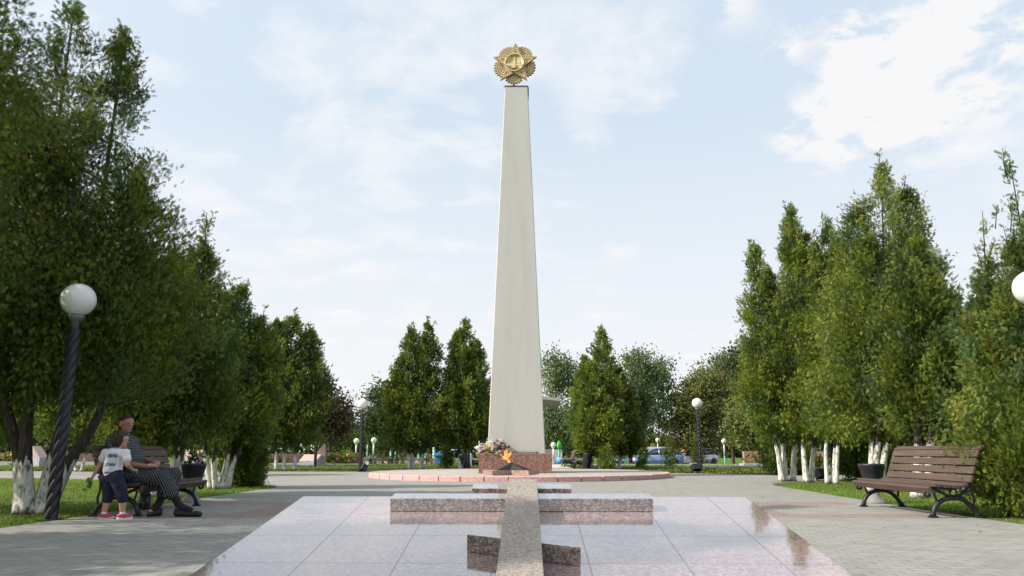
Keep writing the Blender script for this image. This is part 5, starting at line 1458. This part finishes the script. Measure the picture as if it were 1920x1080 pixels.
def head_caps(c, fw, s=1.0):
    c = Vector(c); f = Vector(fw).normalized(); r_ = f.cross(Vector((0, 0, 1))).normalized(); z = Vector((0, 0, 1))
    cp = [(c + z * .022 * s - f * .018 * s, c + z * .022 * s + f * .02 * s, .086 * s, .080 * s), (c - z * .035 * s + f * .018 * s, c - z * .07 * s + f * .035 * s, .066 * s, .045 * s),
          (c + f * .088 * s + z * .01 * s, c + f * .108 * s - z * .022 * s, .009 * s, .015 * s),
          (c + f * .083 * s - z * .058 * s - r_ * .018 * s, c + f * .083 * s - z * .058 * s + r_ * .018 * s, .011 * s, .011 * s),
          (c + f * .083 * s - z * .088 * s, c + f * .08 * s - z * .088 * s, .017 * s, .017 * s),
          (c + f * .075 * s + z * .03 * s - r_ * .04 * s, c + f * .075 * s + z * .03 * s + r_ * .04 * s, .016 * s, .016 * s)]
    for s_ in (-1, 1):
        cp.append((c + r_ * s_ * .086 * s + z * .012 * s - f * .006 * s, c + r_ * s_ * .083 * s - z * .022 * s, .016 * s, .011 * s))
    return cp
def face_bits(c, fw, parent, s=1.0):
    c = Vector(c); f = Vector(fw).normalized(); r_ = f.cross(Vector((0, 0, 1))).normalized(); z = Vector((0, 0, 1))
    for s_ in (-1, 1):
        mb = MB(); mb.ball(c + f * .083 * s + r_ * s_ * .032 * s + z * .010 * s, .0105 * s, 12, 8); mb.build('eye', M_EYE, parent)
    mb = MB(); mb.tube([c + f * .094 * s - z * .058 * s + r_ * .022 * s, c + f * .097 * s - z * .059 * s, c + f * .094 * s - z * .058 * s - r_ * .022 * s], [.003 * s, .0045 * s, .003 * s], 6); mb.build('mouth', M_LIP, parent)
M_EYE = plain('eye_dark', (.05, .035, .03), .2); M_LIP = plain('lip', (.30, .10, .09), .5)
M_SKIN = plain('weathered_skin', (.34, .175, .125), .5, 0, .12, 9); M_SKINC = plain('child_skin', (.46, .265, .19), .5, 0, .08, 9)
M_HAIRG = plain('grey_brown_hair', (.035, .026, .022), .7, 0, .5, 40, .3, .5); M_HAIRB = plain('brown_hair', (.045, .026, .017), .65, 0, .5, 40, .3, .5)

def stripe_mat(name, dark, light, mode):
    m, t, b = new_mat(name); tcn = t.add('ShaderNodeTexCoord'); sp = t.add('ShaderNodeSeparateXYZ'); t.link(tcn.outputs['Object'], sp.inputs[0])
    x, y, z = sp.outputs
    wob = t.math('MULTIPLY', t.noise(tcn.outputs['Object'], 6, 2), .02)
    if mode == 'legs':     # stripes run along thigh and along shin
        thigh = t.math('ADD', t.math('MULTIPLY', y, 1.0), t.math('MULTIPLY', z, 1.0))
        shin = t.math('ADD', t.math('MULTIPLY', y, .8), t.math('ADD', t.math('MULTIPLY', x, .85), t.math('MULTIPLY', z, .45)))
        sel = t.math('LESS_THAN', t.math('SUBTRACT', z, t.math('MULTIPLY', t.math('ADD', x, 4.6), .55)), .415)
        cc = t.math('ADD', t.math('MULTIPLY', shin, sel), t.math('MULTIPLY', thigh, t.math('SUBTRACT', 1.0, sel)))
        f = t.math('SINE', t.math('MULTIPLY', t.math('ADD', cc, wob), 2 * PI / .026))
        t.link(t.ramp(t.math('MULTIPLY_ADD', f, .5, .5), [(.55, dark), (.75, light)]), b.inputs['Base Color'])
    else:
        f1 = t.math('SINE', t.math('MULTIPLY', t.math('ADD', t.math('ADD', y, x), wob), 2 * PI / .034)); f2 = t.math('SINE', t.math('MULTIPLY', t.math('ADD', z, wob), 2 * PI / .034))
        f = t.math('MULTIPLY_ADD', t.math('ADD', f1, f2), .25, .5)
        t.link(t.ramp(f, [(.3, dark), (.8, light)]), b.inputs['Base Color'])
    b.inputs['Roughness'].default_value = .9; b.inputs['Specular IOR Level'].default_value = .1
    return m

def seated_person():
    J = lambda u, v, Y: D(u, v, Y)
    o = thing('person', 'seated person in grey checked shirt and striped cropped trousers, hands on lap, on bench', 'person', (-5.0, 9.95, 0))
    inv = -o.location
    fw = Vector((.86, -.50, .03))
    head = J(237, 796, 9.95); neck = J(232, 818, 9.98); chest = J(226, 836, 10.0)
    pel = Vector((-4.99, 9.95, .485)); bel = J(243, 866, 9.93)
    sn = J(212, 829, 9.82); sf = J(246, 831, 10.14)
    en = J(216, 868, 9.72); ef = J(262, 862, 10.16)
    wn = J(278, 874, 9.70); wf = J(292, 866, 9.93)
    hn = pel + Vector((.02, -.09, 0)); hf = pel + Vector((.04, .10, 0))
    kn = J(306, 897, 9.72); kf = J(325, 892, 9.98)
    an = J(337, 949, 9.68); af = J(296, 946, 9.74)
    tn_ = J(374, 965, 9.62); tf_ = J(280, 962, 9.64)
    body = [(neck, head - Vector((0, 0, .06)), .058, .055), (chest, neck, .12, .06), (chest, bel, .15, .15), (pel, bel, .15, .14), (pel + Vector((0, -.08, 0)), pel + Vector((0, .08, 0)), .12, .12),
            (sn, sf, .07, .07), (sn, en, .055, .043), (en, wn, .043, .027), (sf, ef, .055, .043), (ef, wf, .043, .027),
            (hn, kn, .088, .06), (kn, kn.lerp(an, .35), .058, .056), (kn.lerp(an, .35), an, .056, .036), (hf, kf, .088, .06), (kf, kf.lerp(af, .35), .058, .056), (kf.lerp(af, .35), af, .056, .036),
            (an, tn_ , .036, .028), (af, tf_, .036, .028)]
    body += head_caps(head, fw, 1.0)
    body += hand_caps(wn, (hn + Vector((.6, .05, .12))) - wn, (0, 0, 1), 1.0, .7, 1) + hand_caps(wf, Vector((.16, -.22, -.03)), (0, 0, 1), 1.0, .8, -1)
    def loc(caps): return [(Vector(c_[0]) + inv, Vector(c_[1]) + inv) + tuple(c_[2:]) for c_ in caps]
    skin = blob('body', loc(body), M_SKIN, o, .0065, 4)
    face_bits(head + inv, fw, o)
    f = fw.normalized(); z = Vector((0, 0, 1))
    blob('hair', loc([(head + z * .038 - f * .034, head + z * .048 + f * .004, .088, .078), (head - f * .045, head - f * .05 - z * .045, .075, .055)]), M_HAIRG, o, .006, 2, .008)
    shirt = [(chest + Vector((0, 0, .035)), neck - Vector((0, 0, .015)), .11, .068), (chest, bel, .185, .190), (pel + Vector((0, 0, .06)), bel, .18, .185), (sn, sf, .098, .098), (sn, sn.lerp(en, .75), .078, .068), (sf, sf.lerp(ef, .8), .078, .066)]
    blob('shirt', loc(shirt), stripe_mat('grey_checked_cloth', (.048, .055, .062), (.115, .127, .135), 'check'), o, .009, 4, .013)
    pants = [(pel + Vector((-.02, -.07, .01)), pel + Vector((-.02, .07, .01)), .15, .15), (hn, kn, .122, .108), (kn, kn.lerp(an, .50), .106, .100), (hf, kf, .122, .106), (kf, kf.lerp(af, .62), .104, .085)]
    blob('trousers', loc(pants), stripe_mat('striped_cloth', (.014, .018, .020), (.125, .135, .135), 'legs'), o, .009, 4, .013)
    for a, k, t_ in ((an, kn, tn_), (af, kf, tf_)):
        blob('sock', loc([(a.lerp(k, .26), a, .048, .046), (a, a.lerp(t_, .6), .046, .040)]), plain('black_sock', (.008, .008, .010), .9), o, .008, 3)
        d = (t_ - a); d.z = 0; d.normalize()
        g0 = Vector((a.x, a.y, .05)) - d * .03; g1 = Vector((t_.x, t_.y, .042))
        blob('shoe', loc([(g0, g0.lerp(g1, .5), .046, .046), (g0.lerp(g1, .5), g1, .046, .036), (a - Vector((0, 0, .015)), g0 + Vector((0, 0, .02)), .045, .045), (g0 - Vector((0, 0, .02)), g1 - Vector((0, 0, .012)), .03, .028)]), plain('dark_shoe', (.014, .013, .016), .45), o, .008, 3)
    return o
seated_person()

def child_person():
    J = lambda u, v, Y: D(u, v, Y)
    o = thing('person', 'small child in printed white T-shirt, leggings and pink trainers by the bench', 'person', (D(213, 893, 9.33).x, 9.33, 0))
    inv = -o.location
    fw = Vector((.50, .85, -.15))
    head = J(226, 824, 9.38); neck = J(219, 843, 9.36); chest = J(216, 855, 9.34); waist = J(211, 878, 9.33); pel = J(211, 893, 9.33)
    sl = J(198, 850, 9.36); sr = J(236, 850, 9.28)
    el = J(186, 873, 9.36); wl = J(175, 892, 9.34)
    er = J(239, 872, 9.24); wr = J(248, 881, 9.42)
    hl = pel + Vector((-.055, .03, -.01)); hr = pel + Vector((.06, -.03, -.01))
    kl = J(203, 931, 9.35); kr = J(230, 930, 9.30); al = J(195, 963, 9.36); ar = J(230, 963, 9.32)
    al.z = ar.z = .065
    dirf = Vector((.88, .2, 0)).normalized()
    tl = Vector((al.x, al.y, .03)) + dirf * .088; tr_ = Vector((ar.x, ar.y, .03)) + dirf * .088
    body = [(neck, head - Vector((0, 0, .05)), .042, .042), (chest, neck, .085, .042), (chest, waist, .095, .088), (waist, pel, .088, .092), (sl, sr, .042, .042), (sl, el, .036, .029), (el, wl, .029, .019), (sr, er, .036, .029), (er, wr, .029, .019),
            (hl, kl, .072, .046), (kl, kl.lerp(al, .4), .044, .045), (kl.lerp(al, .4), al, .045, .028), (hr, kr, .072, .046), (kr, kr.lerp(ar, .4), .044, .045), (kr.lerp(ar, .4), ar, .045, .028), (al, tl, .028, .02), (ar, tr_, .028, .02)]
    body += head_caps(head, fw, .92) + hand_caps(wl, (wl - el), (1, 0, 0), .62, .6, 1) + hand_caps(wr, Vector((.6, .6, -.15)), (0, 0, 1), .62, .8, 1)
    def loc(caps): return [(Vector(c_[0]) + inv, Vector(c_[1]) + inv) + tuple(c_[2:]) for c_ in caps]
    blob('body', loc(body), M_SKINC, o, .0055, 3)
    face_bits(head + inv, fw, o, .92)
    f = Vector((fw.x, fw.y, 0)).normalized(); z = Vector((0, 0, 1))
    blob('hair', loc([(head + z * .028 - f * .03, head + z * .035 + f * .012, .086, .076), (head - f * .045 - z * .02, head - f * .045 - z * .055, .068, .05)]), M_HAIRB, o, .006, 2, .008)
    m, t, b = new_mat('printed_white_jersey'); tcn = t.add('ShaderNodeTexCoord'); ob = tcn.outputs['Object']; sp = t.add('ShaderNodeSeparateXYZ'); t.link(ob, sp.inputs[0])
    # printed panel down the middle of the back: blue bands between pale lilac ones
    across = t.math('ADD', t.math('MULTIPLY', sp.outputs[0], 1.0), t.math('ADD', t.math('MULTIPLY', t.math('SUBTRACT', sp.outputs[2], .70), -.12), .002))
    inb = t.math('LESS_THAN', t.math('ABSOLUTE', across), .056)
    bands = t.math('SINE', t.math('MULTIPLY', t.math('ADD', sp.outputs[2], t.math('MULTIPLY', t.noise(ob, 30, 3), .03)), 2 * PI / .105))
    bl = t.ramp(t.noise(ob, 55, 3, .6), [(.35, (.04, .07, .16)), (.6, (.16, .24, .42)), (.75, (.60, .60, .66))])
    pan = t.mix(t.ramp(bands, [(.30, 0), (.42, 1)]), (.60, .56, .60), bl)
    back = t.math('MULTIPLY', inb, t.math('GREATER_THAN', sp.outputs[2], .535))
    t.link(t.mix(back, (.74, .70, .76), pan), b.inputs['Base Color']); b.inputs['Roughness'].default_value = .85
    shirt = [(chest + Vector((0, 0, .01)), neck - Vector((0, 0, .008)), .092, .052), (chest, waist, .110, .108), (waist, pel + Vector((0, 0, .035)), .108, .108), (sl, sr, .056, .056), (sl, sl.lerp(el, .42), .055, .052), (sr, sr.lerp(er, .45), .055, .052)]
    blob('t_shirt', loc(shirt), m, o, .007, 3, .008)
    legs = [(pel + Vector((-.03, .01, 0)), pel + Vector((.03, -.01, 0)), .106, .106), (hl, kl, .088, .064), (kl, kl.lerp(al, .18), .063, .058), (hr, kr, .088, .064), (kr, kr.lerp(ar, .18), .063, .058)]
    blob('leggings', loc(legs), plain('navy_jersey', (.007, .010, .030), .85, 0, .2, 12), o, .007, 3, .005)
    mp = plain('pink_trainer', (.42, .05, .12), .6, 0, .35, 18)
    for a, t_, k in ((al, tl, kl), (ar, tr_, kr)):
        blob('sock', loc([(a.lerp(k, .10), a, .033, .034)]), plain('white_sock', (.7, .7, .72), .9), o, .007, 3)
        g0 = Vector((a.x, a.y, .042)) - dirf * .03; g1 = Vector((t_.x, t_.y, .034))
        sh = blob('shoe', loc([(g0, g0.lerp(g1, .5), .034, .034), (g0.lerp(g1, .5), g1, .034, .026), (a - Vector((0, 0, .005)), g0, .034, .034)]), mp, o, .006, 3)
        blob('sole', loc([(Vector((g0.x, g0.y, .020)) - dirf * .004, Vector((g1.x, g1.y, .019)) + dirf * .006, .030, .025)]), M_WHITEP, sh, .006, 2)
    # plucked weed held in the left hand
    hp = wl + (wl - el).normalized() * .05
    return o, hp
ch_o, hp = child_person()
wd = thing('plucked_weed', 'bright green plucked weed dangling from the hand of the child', 'plant', hp)
mb = MB(); mb.tube([(0, 0, .03), (-.01, 0, -.04), (-.02, 0, -.11)], [.004, .004, .002], 5); mb.build('stalk', M_GREENP, wd)
petals('leaves', (-.012, 0, -.065), (.04, .04, .07), 14, .035, [(.16, .34, .04), (.24, .42, .06)], 2, wd)

# patterned carrier bag on the ground in front of the bench
bp_ = G(263, 957); bp_.y += .10
bag = thing('carrier_bag', 'dark patterned plastic carrier bag standing under the left bench', 'bag', bp_)
m, t, b = new_mat('patterned_plastic'); tcn = t.add('ShaderNodeTexCoord')
t.link(t.ramp(t.noise(tcn.outputs['Object'], 17, 4, .6, 1.5), [(.5, (.012, .012, .016)), (.58, (.03, .03, .036)), (.66, (.40, .39, .42))]), b.inputs['Base Color']); b.inputs['Roughness'].default_value = .3
mb = MB(); rg_ = random.Random(3); rings = []
for z, s_ in ((0.0, .75), (.02, .92), (.09, 1.0), (.17, .95), (.23, .72), (.27, .42), (.30, .26), (.33, .34)):
    rings.append([Vector(((.085 * math.cos(a)) * s_ * (1 + .14 * mnoise.noise(Vector((math.cos(a) * 2, math.sin(a) * 2, z * 14)))), .07 * math.sin(a) * s_ * (1 + .14 * mnoise.noise(Vector((math.sin(a) * 2, math.cos(a) * 2, z * 14 + 4)))), z)) for a in [2 * PI * k / 22 for k in range(22)]])
mb.rings(rings); mb.build('sack', m, bag)
mb = MB()
for s_ in (-.025, .025): mb.tube(smooth_curve([(-.03, s_, .30), (-.035, s_, .37), (0, s_, .40), (.035, s_, .37), (.03, s_, .30)], 4), .006, 5)
mb.build('handle', M_BLACKPL, bag)

# ------------------------------------------------------------------ grass and small plants
def in_poly(px, py, poly):
    ins = np.zeros(len(px), bool); n_ = len(poly); j = n_ - 1
    for i in range(n_):
        xi, yi = poly[i]; xj, yj = poly[j]
        c_ = ((yi > py) != (yj > py)) & (px < (xj - xi) * (py - yi) / (yj - yi + 1e-12) + xi)
        ins ^= c_; j = i
    return ins
POLY = poly
def grass_patch(label, x0, x1, y0, y1, n_, h, wd, seed, bare=()):
    rg = np.random.default_rng(seed)
    x = rg.uniform(x0, x1, n_); y = y0 + (y1 - y0) * rg.random(n_) ** 1.25
    k = ~in_poly(x, y, wig_poly)
    clump = np.array([mnoise.noise(Vector((a * 1.3, b * 1.3, 0))) for a, b in zip(x, y)])
    k &= rg.random(n_) < (.55 + clump * .6)
    for bx, by, br in bare:
        k &= ((x - bx) ** 2 + (y - by) ** 2 > br * br * rg.uniform(.3, 1.2, n_)) | (rg.random(n_) < .15)
    x, y, clump = x[k], y[k], clump[k]; n_ = len(x)
    patch = np.array([mnoise.noise(Vector((a_ * .5 + 9, b_ * .5, 3))) for a_, b_ in zip(x, y)])
    hh = h * rg.uniform(.5, 1.25, n_) * (1 + .6 * clump); a = rg.uniform(0, 2 * PI, n_); ln = rg.normal(size=(n_, 2)) * (hh * .45)[:, None]
    z = np.array([gz(v) for v in y])
    dx, dy = np.cos(a) * wd, np.sin(a) * wd
    V = np.stack([np.stack([x - dx, y - dy, z], 1), np.stack([x + dx, y + dy, z], 1), np.stack([x + ln[:, 0], y + ln[:, 1], z + hh], 1)], 1)
    cols = np.array([(0.115, 0.205, 0.028), (0.16, 0.26, 0.036), (0.085, 0.155, 0.024), (0.22, 0.27, 0.065)])[rg.integers(4, size=n_)] * rg.uniform(.75, 1.3, (n_, 1))
    cols *= (1 + .45 * patch)[:, None]; cols[:, 0] *= 1 + .3 * np.clip(patch, 0, 1)
    dry = rg.random(n_) < .07 + .25 * np.clip(-clump, 0, 1); cols[dry] = np.array((.24, .19, .09)) * rg.uniform(.7, 1.2, (dry.sum(), 1))
    tag(quads_mesh('grass', V.reshape(-1, 3), np.repeat(cols, 3, axis=0), M_GRASS, n=3), label, 'grass', kind='stuff')
wig_poly = POLY
grass_patch('mown grass of the left lawn around the near trees', -16, -5.2, 7.5, 24, 150000, .050, .0045, 1, [(-6.4, 10.1, .55), (-6.34, 16.7, .5), (-5.4, 17.2, .2)])
grass_patch('mown grass of the right lawn around the near trees', 5.55, 15, 7.5, 24, 120000, .050, .0045, 2, [(7.5, 20.6, .7), (7.6, 19.2, .8), (7.3, 16, .5), (6.2, 9.5, .6)])
grass_patch('grass strip beyond the platform on the left', -30, -1.6, 30.3, 50, 60000, .075, .014, 3, [(-9.7, 32.8, .8), (-4.3, 34.7, .6)])
grass_patch('grass strip beyond the platform on the right', 2.9, 30, 26, 52, 70000, .075, .014, 4, [(3.85, 34.7, .5)])

def small_plant(name, label, loc, n_, sp, cols, blo, seed, h=.2):
    o = thing(name, label, 'plant', loc, 0)
    rnd = random.Random(seed); mb = MB()
    for k in range(7): mb.tube([(rnd.uniform(-.03, .03), rnd.uniform(-.03, .03), 0), (rnd.uniform(-sp, sp) * .5, rnd.uniform(-sp, sp) * .3, h * .5), (rnd.uniform(-sp, sp), rnd.uniform(-sp, sp) * .5, h * rnd.uniform(.7, 1))], [.005, .004, .002], 4)
    mb.build('stems', plain('green_stem', (.10, .13, .05), .8), o)
    petals('leaves', (0, 0, h * .55), (sp * 1.3, sp * .8, h * .5), n_, .015, cols, seed, o)
    if blo: petals('blossoms', (0, 0, h * .8), (sp * 1.4, sp * .8, h * .3), max(6, n_ // 3), .016, blo, seed + 1, o)
    return o
# strip of soil with flowers along the far edge of the slab
fe_y = 7.0 * S + .22
for (u, v, lab, n_, sp, cols, blo, h) in ((845, 921, 'thin dark twiggy weed growing behind the left part of the slab', 14, .05, [(.05, .06, .03)], None, .13),
                                          (889, 921, 'little white and yellow flowers left of the upper crossbar', 16, .05, OLV[:3], [(.78, .74, .62), (.75, .6, .3)], .085),
                                          (1076, 921, 'golden flowers with dark tips just right of the upper crossbar', 26, .05, OLV[:2] + [(.2, .13, .04)], [(.60, .42, .12), (.45, .22, .08)], .10),
                                          (1098, 921, 'low golden flowers in the middle of the row behind the slab', 24, .06, OLV[:2], [(.66, .46, .14), (.6, .5, .25)], .07),
                                          (1122, 922, 'last sparse brownish flowers of the row behind the slab', 12, .06, [(.16, .12, .05)], [(.45, .28, .2)], .05)):
    p = D(u, v, fe_y); small_plant('flower_plant', lab, (p.x, fe_y, .29), n_, sp, cols, blo, int(u), h)
mb = MB(); mb.box((slab_root_loc.x, fe_y + .02, .145), (SW * .8, .30, .29), bevel=.03)
tag(mb.build('flower_bed', plain('garden_soil', (.06, .045, .032), .95, 0, .4, 14, .1, .6)), 'narrow raised soil bed along the far edge of the sloping slab', 'flower bed')
# fallen leaves and bits of bark
rg = np.random.default_rng(31); n_ = 900
cx = np.concatenate([rg.normal(7.4, .7, 260), rg.normal(-6.2, .6, 200), rg.uniform(-5.3, 5.6, 200), rg.uniform(5.7, 7.5, 240)]); cy = np.concatenate([rg.normal(19.6, .8, 260), rg.normal(10.0, .6, 200), rg.uniform(7, 22, 200), rg.uniform(9, 19, 240)])
a = rg.uniform(0, 6.28, n_); s_ = rg.uniform(.010, .028, n_); z = np.where(in_poly(cx, cy, POLY), .010, .03)
V = np.stack([np.stack([cx + s_ * np.cos(a + q) * (1 if q % PI else 1), cy + s_ * np.sin(a + q) * .7, z + rg.uniform(0, .012, n_)], 1) for q in (0, PI / 2, PI, 1.5 * PI)], 1)
Cc = np.array([(.22, .15, .07), (.30, .24, .15), (.12, .08, .05), (.20, .20, .06)])[rg.integers(4, size=n_)]
tag(quads_mesh('leaf_litter', V.reshape(-1, 3), np.repeat(Cc, 4, axis=0), M_GRASS), 'scattered fallen leaves on the paving and lawns', 'leaves', kind='stuff')
# overhead wire between the far trees
a_, b_ = D(560, 734, 90), D(760, 748, 90)
mb = MB(); mb.tube([a_.lerp(b_, f) - Vector((0, 0, .25 * math.sin(PI * f))) for f in [k / 10 for k in range(11)]], .02, 5)
tag(mb.build('overhead_wire', M_GREY), 'thin overhead wire crossing the sky above the left twisted park lamp', 'wire')
#--MORE--
